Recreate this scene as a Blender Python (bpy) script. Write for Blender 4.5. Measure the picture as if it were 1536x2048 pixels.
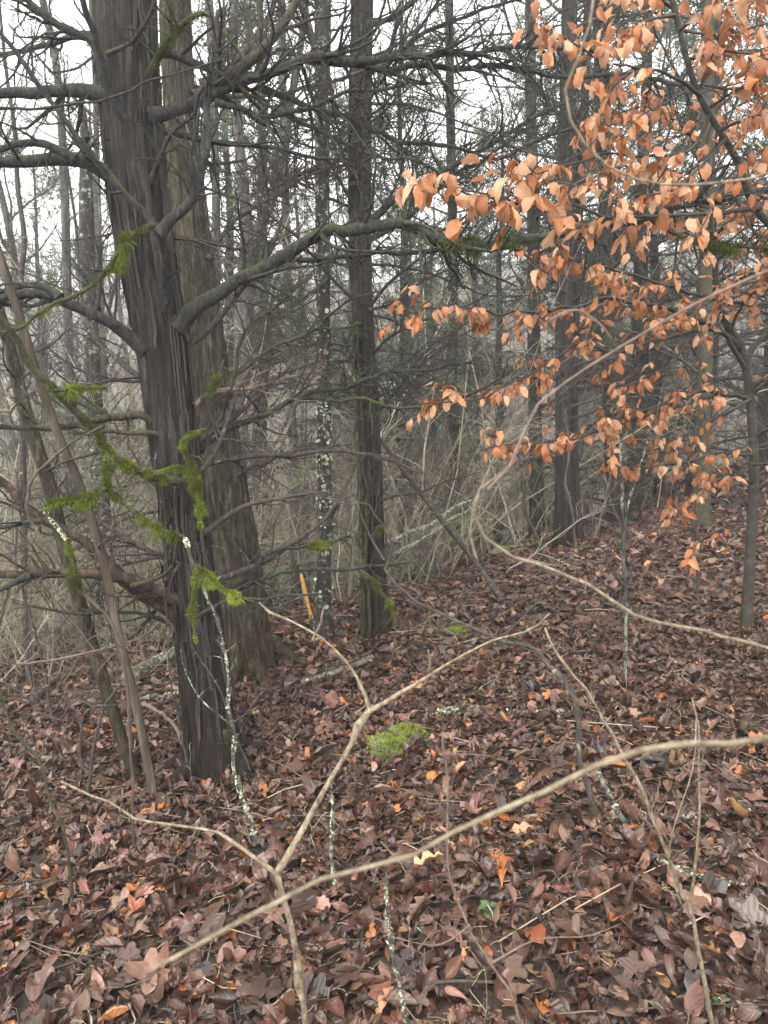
import bpy, math, random
import numpy as np
from mathutils import Matrix, Vector

rng = np.random.default_rng(11)
random.seed(5)
SC = bpy.context.scene
COL = SC.collection
for o in list(bpy.data.objects):
    bpy.data.objects.remove(o)

# ------------------------------------------------------------------ camera, sky, sun, exposure
CZ = 1.55
PITCH = math.radians(6.7)
F = 1479.0                       # focal length in pixels of a 1536 x 2048 frame
cam_d = bpy.data.cameras.new('camera')
cam = bpy.data.objects.new('camera', cam_d)
COL.objects.link(cam)
cam.location = (0, 0, CZ)
cam.rotation_euler = (math.pi / 2 - PITCH, 0, 0)
cam_d.sensor_fit = 'VERTICAL'
cam_d.sensor_height = 36.0
cam_d.lens = 36.0 * F / 2048
cam_d.clip_start = 0.02
cam_d.clip_end = 1200
cam_d.dof.use_dof = True
cam_d.dof.focus_distance = 3.6
cam_d.dof.aperture_fstop = 7.0
SC.camera = cam

world = bpy.data.worlds.new("World")
SC.world = world
world.use_nodes = True
wn, wl = world.node_tree.nodes, world.node_tree.links
wn.clear()
sky = wn.new('ShaderNodeTexSky')
sky.sky_type = 'NISHITA'
sky.sun_disc = False
sky.sun_elevation = math.radians(48)
sky.sun_rotation = math.radians(200)
hsv = wn.new('ShaderNodeHueSaturation')
hsv.inputs['Saturation'].default_value = 0.22
mixw = wn.new('ShaderNodeMix')
mixw.data_type = 'RGBA'
mixw.inputs['Factor'].default_value = 0.72
mixw.inputs[7].default_value = (9.4, 9.45, 9.6, 1)      # the even white of an overcast layer
bgn = wn.new('ShaderNodeBackground')
bgn.inputs['Strength'].default_value = 0.13
outw = wn.new('ShaderNodeOutputWorld')
wl.new(sky.outputs[0], hsv.inputs['Color'])
wl.new(hsv.outputs[0], mixw.inputs[6])
wl.new(mixw.outputs[2], bgn.inputs['Color'])
wl.new(bgn.outputs[0], outw.inputs['Surface'])

sun_d = bpy.data.lights.new('sun', 'SUN')
sun_d.energy = 1.5
sun_d.angle = math.radians(35)
sun_d.color = (1.0, 0.97, 0.92)
sun = bpy.data.objects.new('sun', sun_d)
COL.objects.link(sun)
sun.rotation_euler = (math.radians(42), 0, math.radians(-20))

SC.view_settings.view_transform = 'Standard'
SC.view_settings.look = 'None'
SC.view_settings.exposure = 1.72
SC.view_settings.gamma = 1.0
SC.view_settings.use_curve_mapping = False
SC.render.engine = 'CYCLES'
SC.cycles.use_denoising = True
SC.cycles.max_bounces = 6
SC.cycles.diffuse_bounces = 3
SC.cycles.glossy_bounces = 2
SC.cycles.transmission_bounces = 2
SC.cycles.volume_bounces = 2
SC.cycles.use_adaptive_sampling = True
SC.cycles.adaptive_threshold = 0.02

# ------------------------------------------------------------------ numeric helpers
def vnoise(p, seed=0):
    p = np.asarray(p, dtype=np.float64)
    i = np.floor(p).astype(np.int64)
    f = p - i
    f = f * f * (3 - 2 * f)
    def h(ix, iy, iz):
        n = (ix * 374761393 + iy * 668265263 + iz * 2147483647 + seed * 974634777) & 0xffffffff
        n = ((n ^ (n >> 13)) * 1274126177) & 0xffffffff
        n = n ^ (n >> 16)
        return (n & 0xffff) / 32767.5 - 1.0
    x, y, z = i[..., 0], i[..., 1], i[..., 2]
    fx, fy, fz = f[..., 0], f[..., 1], f[..., 2]
    r = 0
    for dx in (0, 1):
        for dy in (0, 1):
            for dz in (0, 1):
                w = (fx if dx else 1 - fx) * (fy if dy else 1 - fy) * (fz if dz else 1 - fz)
                r = r + w * h(x + dx, y + dy, z + dz)
    return r

def v3(x, y, z=0.0):
    x = np.asarray(x, float); y = np.asarray(y, float)
    return np.stack(np.broadcast_arrays(x, y, np.asarray(z, float)), -1)

def softplus(x, k=1.0):
    return np.logaddexp(0, x * k) / k

def sstep(x):
    x = np.clip(x, 0, 1)
    return x * x * (3 - 2 * x)

def ground(x, y):
    x = np.asarray(x, float); y = np.asarray(y, float)
    z = 10 * np.tanh(0.12 * x / 10)
    sp = softplus(y - (6.4 + 1.15 * softplus(x, 1.2)), 1.2)
    z = z - 7 * np.tanh(0.23 * sp / 7)
    z = z + 36 * sstep((y - 50 - 0.2 * x) / 100)
    z = z - .11 * np.exp(-((x + .85) ** 2 + (y - 3.35) ** 2) / 1.1)
    z = z + 0.10 * vnoise(v3(x * .35, y * .35), 3) + 0.045 * vnoise(v3(x * 1.3, y * 1.3), 4) + 0.018 * vnoise(v3(x * 4, y * 4), 5)
    return z

CP, SP = math.cos(PITCH), math.sin(PITCH)
def ray(px, py):
    a = (px - 768) / F; b = -(py - 1024) / F
    return np.array([a, CP + b * SP, -SP + b * CP])
def P(px, py, Y):
    d = ray(px, py)
    t = Y / d[1]
    return np.array([d[0] * t, Y, CZ + d[2] * t])
def G(px, py, up=0.0):
    d = ray(px, py)
    t = 0.3
    while t < 80:
        q = d * t
        if CZ + q[2] <= ground(q[0], q[1]):
            break
        t += 0.01 + t * 0.002
    q = d * t
    return np.array([q[0], q[1], float(ground(q[0], q[1])) + up])
def unit(v):
    return v / np.maximum(np.linalg.norm(v, axis=-1, keepdims=True), 1e-9)

def catmull(pts, n):
    pts = np.asarray(pts, float)
    if len(pts) == 2:
        t = np.linspace(0, 1, n)[:, None]
        return pts[0] * (1 - t) + pts[1] * t
    seg = np.linalg.norm(np.diff(pts[:, :3], axis=0), axis=1)
    cum = np.concatenate([[0], np.cumsum(seg)])
    ext = np.vstack([2 * pts[0] - pts[1], pts, 2 * pts[-1] - pts[-2]])
    s = np.linspace(0, cum[-1], n)
    k = np.clip(np.searchsorted(cum, s, side='right') - 1, 0, len(pts) - 2)
    u = ((s - cum[k]) / np.maximum(seg[k], 1e-9))[:, None]
    p0, p1, p2, p3 = ext[k], ext[k + 1], ext[k + 2], ext[k + 3]
    return .5 * ((2 * p1) + (-p0 + p2) * u + (2 * p0 - 5 * p1 + 4 * p2 - p3) * u ** 2 + (-p0 + 3 * p1 - 3 * p2 + p3) * u ** 3)

# ------------------------------------------------------------------ mesh building
class MB:
    """collects vertices, quads and triangles of ONE object"""
    def __init__(self):
        self.v, self.q, self.t, self.c, self.uv = [], [], [], [], []
        self.n = 0
    def add(self, v, quads=None, tris=None, tint=(1, 1, 1), uv=None):
        v = np.asarray(v, float).reshape(-1, 3)
        self.v.append(v)
        if quads is not None and len(quads): self.q.append(np.asarray(quads, np.int64).reshape(-1, 4) + self.n)
        if tris is not None and len(tris): self.t.append(np.asarray(tris, np.int64).reshape(-1, 3) + self.n)
        tint = np.asarray(tint, float)
        self.c.append(np.broadcast_to(tint, (len(v), 3)))
        self.uv.append(np.zeros((len(v), 2)) if uv is None else np.asarray(uv, float).reshape(-1, 2))
        self.n += len(v)
        return self
    def mesh(self, name, off=(0, 0, 0), smooth=True):
        V = np.concatenate(self.v) - np.asarray(off)
        Q = np.concatenate(self.q) if self.q else np.zeros((0, 4), np.int64)
        T = np.concatenate(self.t) if self.t else np.zeros((0, 3), np.int64)
        me = bpy.data.meshes.new(name)
        me.vertices.add(len(V))
        me.vertices.foreach_set('co', V.astype(np.float32).ravel())
        loops = np.concatenate([Q.ravel(), T.ravel()]).astype(np.int32)
        me.loops.add(len(loops))
        me.loops.foreach_set('vertex_index', loops)
        starts = np.concatenate([np.arange(len(Q)) * 4, len(Q) * 4 + np.arange(len(T)) * 3]).astype(np.int32)
        me.polygons.add(len(starts))
        me.polygons.foreach_set('loop_start', starts)
        me.polygons.foreach_set('use_smooth', np.full(len(starts), smooth, dtype=bool))
        me.update(calc_edges=True)
        C = np.concatenate(self.c)
        a = me.attributes.new('tint', 'FLOAT_COLOR', 'POINT')
        a.data.foreach_set('color', np.concatenate([C, np.ones((len(C), 1))], 1).astype(np.float32).ravel())
        b = me.attributes.new('luv', 'FLOAT2', 'POINT')
        b.data.foreach_set('vector', np.concatenate(self.uv).astype(np.float32).ravel())
        me.validate()
        return me

def link(name, me, m, parent=None, loc=None):
    o = bpy.data.objects.new(name, me)
    if m is not None and me is not None and not me.materials:
        me.materials.append(m)
    COL.objects.link(o)
    if parent is not None: o.parent = parent
    if loc is not None: o.location = loc
    return o
def wloc(o):
    p = np.zeros(3)
    while o is not None:
        p += np.array(o.location); o = o.parent
    return p
def part(name, mb, m, parent, kind=None, label=None, smooth=True):
    o = link(name, mb.mesh(name, wloc(parent), smooth), m, parent)
    if kind: o['kind'] = kind
    if label: o['label'] = label
    return o
def tag(o, label, cat, group=None, kind=None):
    o['label'] = label; o['category'] = cat
    if group: o['group'] = group
    if kind: o['kind'] = kind
    return o
def thing(name, label, cat, loc, group=None):
    o = bpy.data.objects.new(name, None)
    o.empty_display_size = 0.1
    COL.objects.link(o)
    o.location = tuple(float(c) for c in loc)
    return tag(o, label, cat, group)
def solo(name, mb, m, label, cat, base, group=None, smooth=True):
    o = link(name, mb.mesh(name, base, smooth), m)
    o.location = tuple(float(c) for c in base)
    return tag(o, label, cat, group)
def mass(name, mb, m, parent=None, smooth=True):
    o = link(name, mb.mesh(name, (0, 0, 0) if parent is None else wloc(parent), smooth), m, parent)
    o['kind'] = 'stuff'
    return o

def tubes(mb, Pm, Rm, S, tint=(1, 1, 1), cap=False):
    """a batch of tapered tubes: Pm (M,K,3), Rm (M,K)"""
    Pm = np.asarray(Pm, float); Rm = np.asarray(Rm, float)
    if Pm.ndim == 2: Pm, Rm = Pm[None], Rm[None]
    M, K = Rm.shape
    if M == 0: return mb
    T = unit(np.gradient(Pm, axis=1))
    cand = unit(np.array([[1, 0, .1], [0, 1, .1], [.1, .1, 1], [1, 1, 0], [1, -1, 0]], float))
    score = np.abs(np.einsum('mkc,ac->mka', T, cand)).max(1)
    ref = cand[score.argmin(1)][:, None, :]
    U = unit(np.cross(T, np.broadcast_to(ref, T.shape)))
    W = np.cross(T, U)
    th = np.linspace(0, 2 * np.pi, S, endpoint=False)
    V = Pm[:, :, None] + Rm[:, :, None, None] * (np.cos(th)[:, None] * U[:, :, None] + np.sin(th)[:, None] * W[:, :, None])
    idx = np.arange(M * K * S).reshape(M, K, S)
    a = idx[:, :-1]; b = idx[:, 1:]
    quads = np.stack([a, np.roll(a, -1, 2), np.roll(b, -1, 2), b], -1).reshape(-1, 4)
    tint = np.asarray(tint, float)
    tint = np.repeat(tint, K * S, 0) if tint.ndim == 2 else tint
    tris = None
    Vf = V.reshape(-1, 3)
    if cap:
        n0 = len(Vf)
        Vf = np.vstack([Vf, Pm[:, -1] + T[:, -1] * Rm[:, -1:] * .4])
        last = idx[:, -1]
        tris = np.stack([last, np.roll(last, -1, 1), np.repeat((n0 + np.arange(M))[:, None], S, 1)], -1).reshape(-1, 3)
        if tint.ndim == 2: tint = np.vstack([tint, tint[:M]])
    mb.add(Vf, quads, tris, tint)
    return mb

def grow(Pm, Rm, n, length, ang=55, K=6, up=0.0, curl=.25, tmin=.15, tmax=1.0, rr=.5, rmin=.0008, flat=1.0, taper=.6):
    """n children for each of M parent polylines"""
    Pm = np.asarray(Pm, float); Rm = np.asarray(Rm, float)
    if Pm.ndim == 2: Pm, Rm = Pm[None], Rm[None]
    M, K0 = Rm.shape
    idx = np.repeat(np.arange(M), n)
    N = len(idx)
    t = rng.uniform(tmin, tmax, N)
    f = t * (K0 - 1); k = np.minimum(f.astype(int), K0 - 2); u = (f - k)
    base = Pm[idx, k] * (1 - u)[:, None] + Pm[idx, k + 1] * u[:, None]
    r = Rm[idx, k] * (1 - u) + Rm[idx, k + 1] * u
    T = unit(Pm[idx, k + 1] - Pm[idx, k])
    q = rng.normal(size=(N, 3)); q[:, 2] *= flat
    q = unit(q - (q * T).sum(1, keepdims=True) * T)
    a = np.radians(ang * rng.uniform(.65, 1.25, N))[:, None]
    d = unit(np.cos(a) * T + np.sin(a) * q)
    L = np.asarray(length, float)
    L = (np.repeat(L, n) if L.ndim else L) * rng.uniform(.4, 1.25, N) * (1 - taper * t)
    step = (L / (K - 1))[:, None]
    out = np.empty((N, K, 3)); out[:, 0] = base
    drift = rng.normal(size=(N, 3)) * curl * .5
    for j in range(1, K):
        d = unit(d + drift / K * 2 + rng.normal(size=(N, 3)) * curl * .45 + np.array([0, 0, up]) / K)
        out[:, j] = out[:, j - 1] + d * step
    r0 = np.maximum(np.minimum(r * rr, L * .03), rmin)
    R = r0[:, None] * np.linspace(1, .35, K)[None]
    R = np.maximum(R, rmin * .7)
    return out, R

# ------------------------------------------------------------------ materials
class NT:
    def __init__(self, name):
        self.m = bpy.data.materials.new(name)
        self.m.use_nodes = True
        self.t = self.m.node_tree
        self.t.nodes.clear()
    def n(self, typ, _set=None, **kw):
        nd = self.t.nodes.new('ShaderNode' + typ)
        for k, v in (_set or {}).items(): setattr(nd, k, v)
        for k, v in kw.items():
            key = int(k[1:]) if k[0] == 'i' and k[1:].isdigit() else k.replace('_', ' ')
            self.put(nd.inputs[key], v)
        return nd
    def put(self, sock, v):
        if hasattr(v, 'is_linked') or isinstance(v, bpy.types.NodeSocket):
            self.t.links.new(v, sock)
        else:
            if isinstance(v, tuple) and len(v) == 3 and sock.type == 'RGBA': v = v + (1,)
            sock.default_value = v
    def ramp(self, fac, stops, interp='LINEAR'):
        r = self.t.nodes.new('ShaderNodeValToRGB')
        r.color_ramp.interpolation = interp
        els = r.color_ramp.elements
        while len(els) < len(stops): els.new(.5)
        for e, (p, c) in zip(els, stops):
            e.position = p
            e.color = (c, c, c, 1) if not isinstance(c, tuple) else c + (1,)
        self.put(r.inputs[0], fac)
        return r.outputs[0]
    def mix(self, f, a, b, mode='MIX'):
        m = self.t.nodes.new('ShaderNodeMix')
        m.data_type = 'RGBA'; m.blend_type = mode
        self.put(m.inputs[0], f); self.put(m.inputs[6], a); self.put(m.inputs[7], b)
        return m.outputs[2]
    def math(self, op, a, b=0.0, clamp=False):
        m = self.t.nodes.new('ShaderNodeMath'); m.operation = op; m.use_clamp = clamp
        self.put(m.inputs[0], a); self.put(m.inputs[1], b)
        return m.outputs[0]
    def noise(self, vec, scale, detail=4, rough=.6):
        return self.n('TexNoise', None, Vector=vec, Scale=scale, Detail=detail, Roughness=rough).outputs['Fac']
    def done(self, shader):
        o = self.t.nodes.new('ShaderNodeOutputMaterial')
        self.t.links.new(shader, o.inputs['Surface'])
        return self.m

def bark(name, cols, zs=.08, scale=30, bump=.5, moss=0.0, moss_top=0.0, lichen=0.0, rough=.85, mosscol=(.045, .062, .012), lscale=22, dist=.02, usetint=False, foot=None):
    b = NT(name)
    tc = b.n('TexCoord').outputs['Object']
    mp = b.n('Mapping', None, Vector=tc, Scale=(1, 1, zs)).outputs[0]
    n1 = b.noise(mp, scale, 7, .65)
    n2 = b.noise(tc, 2.2, 4, .6)
    col = b.ramp(n1, [(.3, cols[0]), (.52, cols[1]), (.75, cols[2])])
    col = b.mix(b.ramp(n2, [(.3, 0.0), (.7, .75)]), col, b.mix(1.0, col, cols[3] if len(cols) > 3 else (.55, .55, .55), 'MULTIPLY'))
    if foot:
        zc = b.n('SeparateXYZ', None, Vector=tc).outputs['Z']
        ff = b.ramp(b.math('ADD', b.math('MULTIPLY', zc, .6), b.math('MULTIPLY', b.noise(tc, 5, 4), .35)), [(.2, 1.0), (.85, 0.0)])
        col = b.mix(ff, col, b.mix(1.0, col, foot, 'MULTIPLY'))
        brk = b.ramp(b.noise(b.n('Mapping', None, Vector=tc, Scale=(1, 1, .45)).outputs[0], 28, 6, .75), [(.38, .45), (.58, 1.25)])
        col = b.mix(1.0, col, brk, 'MULTIPLY')
    if usetint:
        col = b.mix(1.0, col, b.n('Attribute', {'attribute_name': 'tint'}).outputs['Color'], 'MULTIPLY')
    nz = b.n('SeparateXYZ', None, Vector=b.n('NewGeometry').outputs['Normal']).outputs['Z']
    n3 = b.noise(tc, 9, 5, .7)
    if moss or moss_top:
        m = b.math('ADD', b.math('MULTIPLY', nz, moss_top), b.math('ADD', b.math('MULTIPLY', n3, 2.2), moss - 1.5))
        m = b.ramp(m, [(.2, 0.0), (.75, .9)])
        mc = b.mix(b.noise(tc, 60, 3), tuple(c * .6 for c in mosscol), tuple(c * 1.5 for c in mosscol))
        col = b.mix(m, col, mc)
    if lichen:
        nl = b.noise(tc, lscale, 5, .75)
        lo = .66 - .22 * lichen
        fl = b.ramp(nl, [(lo, 0.0), (lo + .04, 1.0)])
        big = b.ramp(b.noise(tc, 3.0, 2), [(.40, 0.0), (.56, 1.0)])
        lc = b.mix(b.noise(tc, 90, 2), (.16, .18, .12), (.41, .43, .32))
        col = b.mix(b.math('MULTIPLY', fl, big), col, lc)
    bp = b.n('Bump', None, Strength=bump, Distance=dist, Height=b.math('ADD', n1, b.math('MULTIPLY', b.noise(mp, scale * 3.5, 4), .35))).outputs[0]
    s = b.n('BsdfPrincipled', None, Base_Color=col, Roughness=rough, Normal=bp)
    s.inputs['Specular IOR Level'].default_value = .3
    return b.done(s.outputs[0])

def leafmat(name, rough=.5, trans=.2, vein=18, spec=.5, veinmul=.72, veinamt=.5, vb=.55):
    b = NT(name)
    t = b.n('Attribute', {'attribute_name': 'tint'}).outputs['Color']
    oc = b.n('ObjectInfo').outputs['Color']
    col = b.mix(1.0, t, oc, 'MULTIPLY')
    uv = b.n('Attribute', {'attribute_name': 'luv'}).outputs['Vector']
    sx = b.n('SeparateXYZ', None, Vector=uv)
    u, v = sx.outputs[0], b.math('ABSOLUTE', sx.outputs[1])
    w = b.math('SINE', b.math('MULTIPLY', b.math('SUBTRACT', u, b.math('MULTIPLY', v, .35)), vein * 3.1416))
    wv = b.ramp(b.math('MULTIPLY', b.math('ADD', w, 1.0), .5), [(0.0, 1.0), (.16, 0.0)])
    mid = b.ramp(v, [(0.0, 1.0), (.07, 0.0)])
    vn = b.math('MAXIMUM', b.math('MULTIPLY', wv, .6), mid)
    tc = b.n('TexCoord').outputs['Object']
    blot = b.ramp(b.noise(uv, 5.0, 4, .7), [(.3, .62), (.7, 1.15)])
    col = b.mix(1.0, col, blot, 'MULTIPLY')
    col = b.mix(b.math('MULTIPLY', vn, veinamt), col, b.mix(1.0, col, (veinmul,) * 3, 'MULTIPLY'))
    bp = b.n('Bump', None, Strength=vb, Distance=.002, Height=b.math('ADD', w, b.math('MULTIPLY', b.noise(uv, 22, 3), 1.5))).outputs[0]
    p = b.n('BsdfPrincipled', None, Base_Color=col, Roughness=rough, Normal=bp)
    p.inputs['Specular IOR Level'].default_value = spec
    if trans:
        tr = b.n('BsdfTranslucent', None, Color=col, Normal=bp)
        ms = b.n('MixShader', None, Fac=trans)
        b.t.links.new(p.outputs[0], ms.inputs[1]); b.t.links.new(tr.outputs[0], ms.inputs[2])
        return b.done(ms.outputs[0])
    return b.done(p.outputs[0])

def tintmat(name, rough=.8, trans=0.0, scale=40, spec=.25):
    b = NT(name)
    t = b.n('Attribute', {'attribute_name': 'tint'}).outputs['Color']
    tc = b.n('TexCoord').outputs['Object']
    col = b.mix(1.0, t, b.ramp(b.noise(tc, scale, 4), [(.3, .65), (.7, 1.3)]), 'MULTIPLY')
    p = b.n('BsdfPrincipled', None, Base_Color=col, Roughness=rough)
    p.inputs['Specular IOR Level'].default_value = spec
    if trans:
        tr = b.n('BsdfTranslucent', None, Color=col)
        ms = b.n('MixShader', None, Fac=trans)
        b.t.links.new(p.outputs[0], ms.inputs[1]); b.t.links.new(tr.outputs[0], ms.inputs[2])
        return b.done(ms.outputs[0])
    return b.done(p.outputs[0])

def soilmat():
    b = NT('soil')
    tc = b.n('TexCoord').outputs['Object']
    n1 = b.noise(tc, 7, 8, .7)
    vo = b.n('TexVoronoi', None, Vector=tc, Scale=13.0)
    col = b.ramp(n1, [(.3, (.012, .008, .006)), (.5, (.040, .025, .018)), (.7, (.10, .062, .045))])
    sp = b.n('SeparateColor', None, Color=vo.outputs['Color']).outputs[0]
    col = b.mix(1.0, col, b.ramp(sp, [(0.0, (.45, .42, .40)), (1.0, (1.5, 1.45, 1.4))]), 'MULTIPLY')
    far = b.ramp(b.noise(tc, .9, 3), [(.35, (.7, .7, .7)), (.7, (1.25, 1.2, 1.15))])
    col = b.mix(1.0, col, far, 'MULTIPLY')
    bp = b.n('Bump', None, Strength=.8, Distance=.03, Height=b.math('ADD', n1, vo.outputs['Distance'])).outputs[0]
    s = b.n('BsdfPrincipled', None, Base_Color=col, Roughness=.8, Normal=bp)
    return b.done(s.outputs[0])

def rockmat():
    b = NT('rock')
    tc = b.n('TexCoord').outputs['Object']
    n1 = b.noise(tc, 14, 7, .7)
    col = b.ramp(n1, [(.3, (.05, .05, .045)), (.6, (.16, .155, .14)), (.75, (.34, .35, .31))])
    bp = b.n('Bump', None, Strength=.6, Distance=.01, Height=n1).outputs[0]
    s = b.n('BsdfPrincipled', None, Base_Color=col, Roughness=.85, Normal=bp)
    return b.done(s.outputs[0])

def stakemat():
    b = NT('yellow_paint')
    tc = b.n('TexCoord').outputs['Object']
    n1 = b.noise(tc, 25, 5, .7)
    col = b.ramp(n1, [(.3, (.30, .15, .02)), (.5, (.50, .26, .03)), (.8, (.56, .33, .06))])
    s = b.n('BsdfPrincipled', None, Base_Color=col, Roughness=.55)
    return b.done(s.outputs[0])

def BR(c): return [tuple(v * 1.1 for v in x) for x in c[:3]] + list(c[3:])
M_CEDAR = bark('cedar_bark', BR([(.006, .006, .006), (.020, .0185, .0175), (.080, .073, .067), (.74, .56, .50)]), zs=.075, scale=36, bump=1.0, moss=.34, dist=.035, foot=(.62, .40, .31))
M_RIDGE = bark('ridged_bark', BR([(.010, .008, .006), (.050, .041, .031), (.16, .135, .10), (.7, .8, .5)]), zs=.14, scale=40, bump=1.0, moss=.38, dist=.04, foot=(.85, .72, .55))
M_LICHT = bark('dark_lichen_bark', BR([(.010, .009, .009), (.030, .027, .026), (.065, .058, .055)]), zs=.3, scale=34, bump=.8, lichen=.52, moss=.05)
M_LIMB = bark('limb_bark', BR([(.010, .010, .010), (.033, .031, .030), (.085, .078, .074)]), zs=.4, scale=55, bump=1.0, moss=.50, moss_top=.42)
M_LIMBM = bark('mossy_limb_bark', BR([(.014, .012, .009), (.045, .038, .026), (.10, .085, .055)]), zs=.5, scale=50, bump=.9, moss=.62, moss_top=.45)
M_PEEL = bark('peeled_wood', [(.012, .009, .008), (.045, .030, .023), (.20, .115, .075)], zs=.6, scale=24, bump=.7, moss=.05)
M_SNAG = bark('weathered_snag', [(.02, .016, .013), (.075, .060, .048), (.21, .175, .14), (.5, .42, .36)], zs=.1, scale=18, bump=.7, moss=.1)
M_DTWIG = bark('dark_twig_bark', [(.018, .014, .012), (.055, .044, .038), (.12, .10, .085)], zs=.6, scale=60, bump=.4, lichen=.25)
M_LTWIG = bark('lichen_twig_bark', [(.015, .013, .012), (.045, .04, .036), (.10, .09, .08)], zs=.6, scale=60, bump=.4, lichen=.72, lscale=45)
M_LLOG = bark('lichen_log_bark', [(.04, .035, .028), (.12, .105, .085), (.24, .21, .17)], zs=.5, scale=30, bump=.8, lichen=.7, lscale=18, moss=.15)
M_STRIP = bark('peeling_bark', [(.012, .011, .0105), (.036, .032, .029), (.095, .083, .075), (.7, .55, .5)], zs=.1, scale=40, bump=.6)
M_TAN = bark('tan_twig_bark', [(.06, .042, .03), (.21, .165, .115), (.40, .335, .25), (.62, .62, .5)], zs=.6, scale=75, bump=.5, rough=.65, lichen=.25, lscale=70, moss=.1)
M_BROWN = bark('brown_twig_bark', [(.07, .048, .036), (.155, .11, .085), (.26, .20, .16)], zs=.5, scale=50, bump=.3, rough=.6)
M_BEECHB = bark('beech_bark', [(.014, .012, .010), (.036, .031, .026), (.085, .075, .062), (.8, .85, .6)], zs=2.0, scale=18, bump=.35, moss=.34, rough=.7)
M_BG = bark('grey_trunk_bark', BR([(.02, .019, .018), (.055, .052, .048), (.12, .115, .105)]), zs=.2, scale=22, bump=.6, moss=.22, lichen=.3, usetint=True)
M_BRUSH = tintmat('brush_stems', rough=.8, scale=6)
M_CROWN = tintmat('cedar_needles', rough=.75, trans=.2, scale=1.5)
M_MOSS = tintmat('moss_fuzz', rough=.9, trans=.25, scale=30)
M_LICH = tintmat('lichen_flakes', rough=.9, scale=60)
M_LITTER = leafmat('fallen_leaf', rough=.33, trans=0.0, vein=11, spec=.42, veinamt=.22, vb=.22)
M_BEECH = leafmat('beech_leaf', rough=.42, trans=.3, vein=20, spec=.5, veinamt=.5, vb=.4)
M_GREEN = leafmat('seedling_leaf', rough=.5, trans=.25, vein=8)
M_SOIL = soilmat()
M_ROCK = rockmat()
M_STAKE = stakemat()

# ------------------------------------------------------------------ ground: one sheet from behind the camera to the far hillside
nu, nr = 170, 240
ys = np.concatenate([np.linspace(-4, 14, 120, endpoint=False), np.geomspace(14, 190, nr - 120)])
us = np.linspace(-1, 1, nu); us = np.sign(us) * np.abs(us) ** 1.25
YY, UU = np.meshgrid(ys, us, indexing='ij')
XX = UU * (7 + 1.0 * np.maximum(YY, 0) + 4)
ZZ = ground(XX, YY) + np.where(YY > 45, 2.0 * vnoise(v3(XX * .04, YY * .04), 8), 0)
idx = np.arange(nr * nu).reshape(nr, nu)
gq = np.stack([idx[:-1, :-1], idx[:-1, 1:], idx[1:, 1:], idx[1:, :-1]], -1).reshape(-1, 4)
gm = MB().add(np.stack([XX, YY, ZZ], -1), gq)
GROUND = link('ground', gm.mesh('ground'), M_SOIL)
GROUND['kind'] = 'structure'

# ------------------------------------------------------------------ leaf shapes (unit length, along +X, face +Z)
def leaf_grid(rows, prof, width, bend, cup, cols=5, serr=0.0, twist=0.0, wob=.03, fold=0.0):
    s = np.linspace(0, 1, rows)
    c = np.linspace(-1, 1, cols)
    S, C = np.meshgrid(s, c, indexing='ij')
    w = prof(S) * width
    if serr:
        w = w * (1 + serr * np.where((np.arange(rows) % 2)[:, None] == 0, 1, -1) * (np.abs(C) > .9))
    k = bend if abs(bend) > .05 else .05
    x = np.sin(k * S) / k
    z = -(1 - np.cos(k * S)) / k
    tw = twist * (S - .3)
    y = w * C
    zz = z + cup * (np.abs(C) ** 1.6) * w + fold * np.abs(C) * w
    zz = zz + y * np.sin(tw)
    y = y * np.cos(tw) * (1 - .25 * min(1, abs(cup)))
    V = np.stack([x, y, zz], -1)
    V += wob * vnoise(np.stack([S * 4 + rng.uniform(0, 99), C * 2.2, C * 0 + rng.uniform(0, 99)], -1), 1)[..., None] * np.array([.15, .3, 1.0])
    ii = np.arange(rows * cols).reshape(rows, cols)
    q = np.stack([ii[:-1, :-1], ii[1:, :-1], ii[1:, 1:], ii[:-1, 1:]], -1).reshape(-1, 4)
    return V.reshape(-1, 3), q, None, np.stack([S, C], -1).reshape(-1, 2)
def prof_oval(s): return np.clip(np.sin(np.pi * s ** .85) ** .8, .02, 1)
def prof_beech(s): return np.clip(s ** .6 * (1 - s) ** .85 / .395, .012, 1.05)
def prof_oak(s): return np.clip(np.sin(np.pi * s ** 1.15) ** .6 * (.72 + .38 * np.sin(s * 2 * np.pi * 3.2 - 1)), .03, 1.1)
def leaf_star(lobes, cup, n=22):
    th = np.linspace(-np.pi, np.pi, n, endpoint=False)
    rad = .30 + .22 * np.abs(np.cos(th * lobes / 2)) ** 1.5 + rng.normal(0, .03, n)
    rad = rad * (1 - .45 * np.exp(-((np.abs(th) - np.pi) / .3) ** 2))
    ring = []
    for f in (.55, 1.0):
        x = rad * f * np.cos(th); y = rad * f * np.sin(th)
        ph = rng.uniform(0, 6, 2)
        z = cup * (rad * f) ** 2 * (1 + .8 * np.sin(2 * th + ph[0])) + .10 * f * np.sin(3 * th + ph[1]) * abs(cup)
        ring.append(np.stack([x + .45, y, z], -1))
    V = np.vstack([[[.45, 0, 0]], ring[0], ring[1]])
    a = 1 + np.arange(n); b = 1 + n + np.arange(n)
    q = np.stack([a, b, np.roll(b, -1), np.roll(a, -1)], -1)
    t = np.stack([np.zeros(n, int), a, np.roll(a, -1)], -1)
    uv = np.stack([V[:, 0], V[:, 1] * 2], -1)
    return V, q, t, uv

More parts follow.
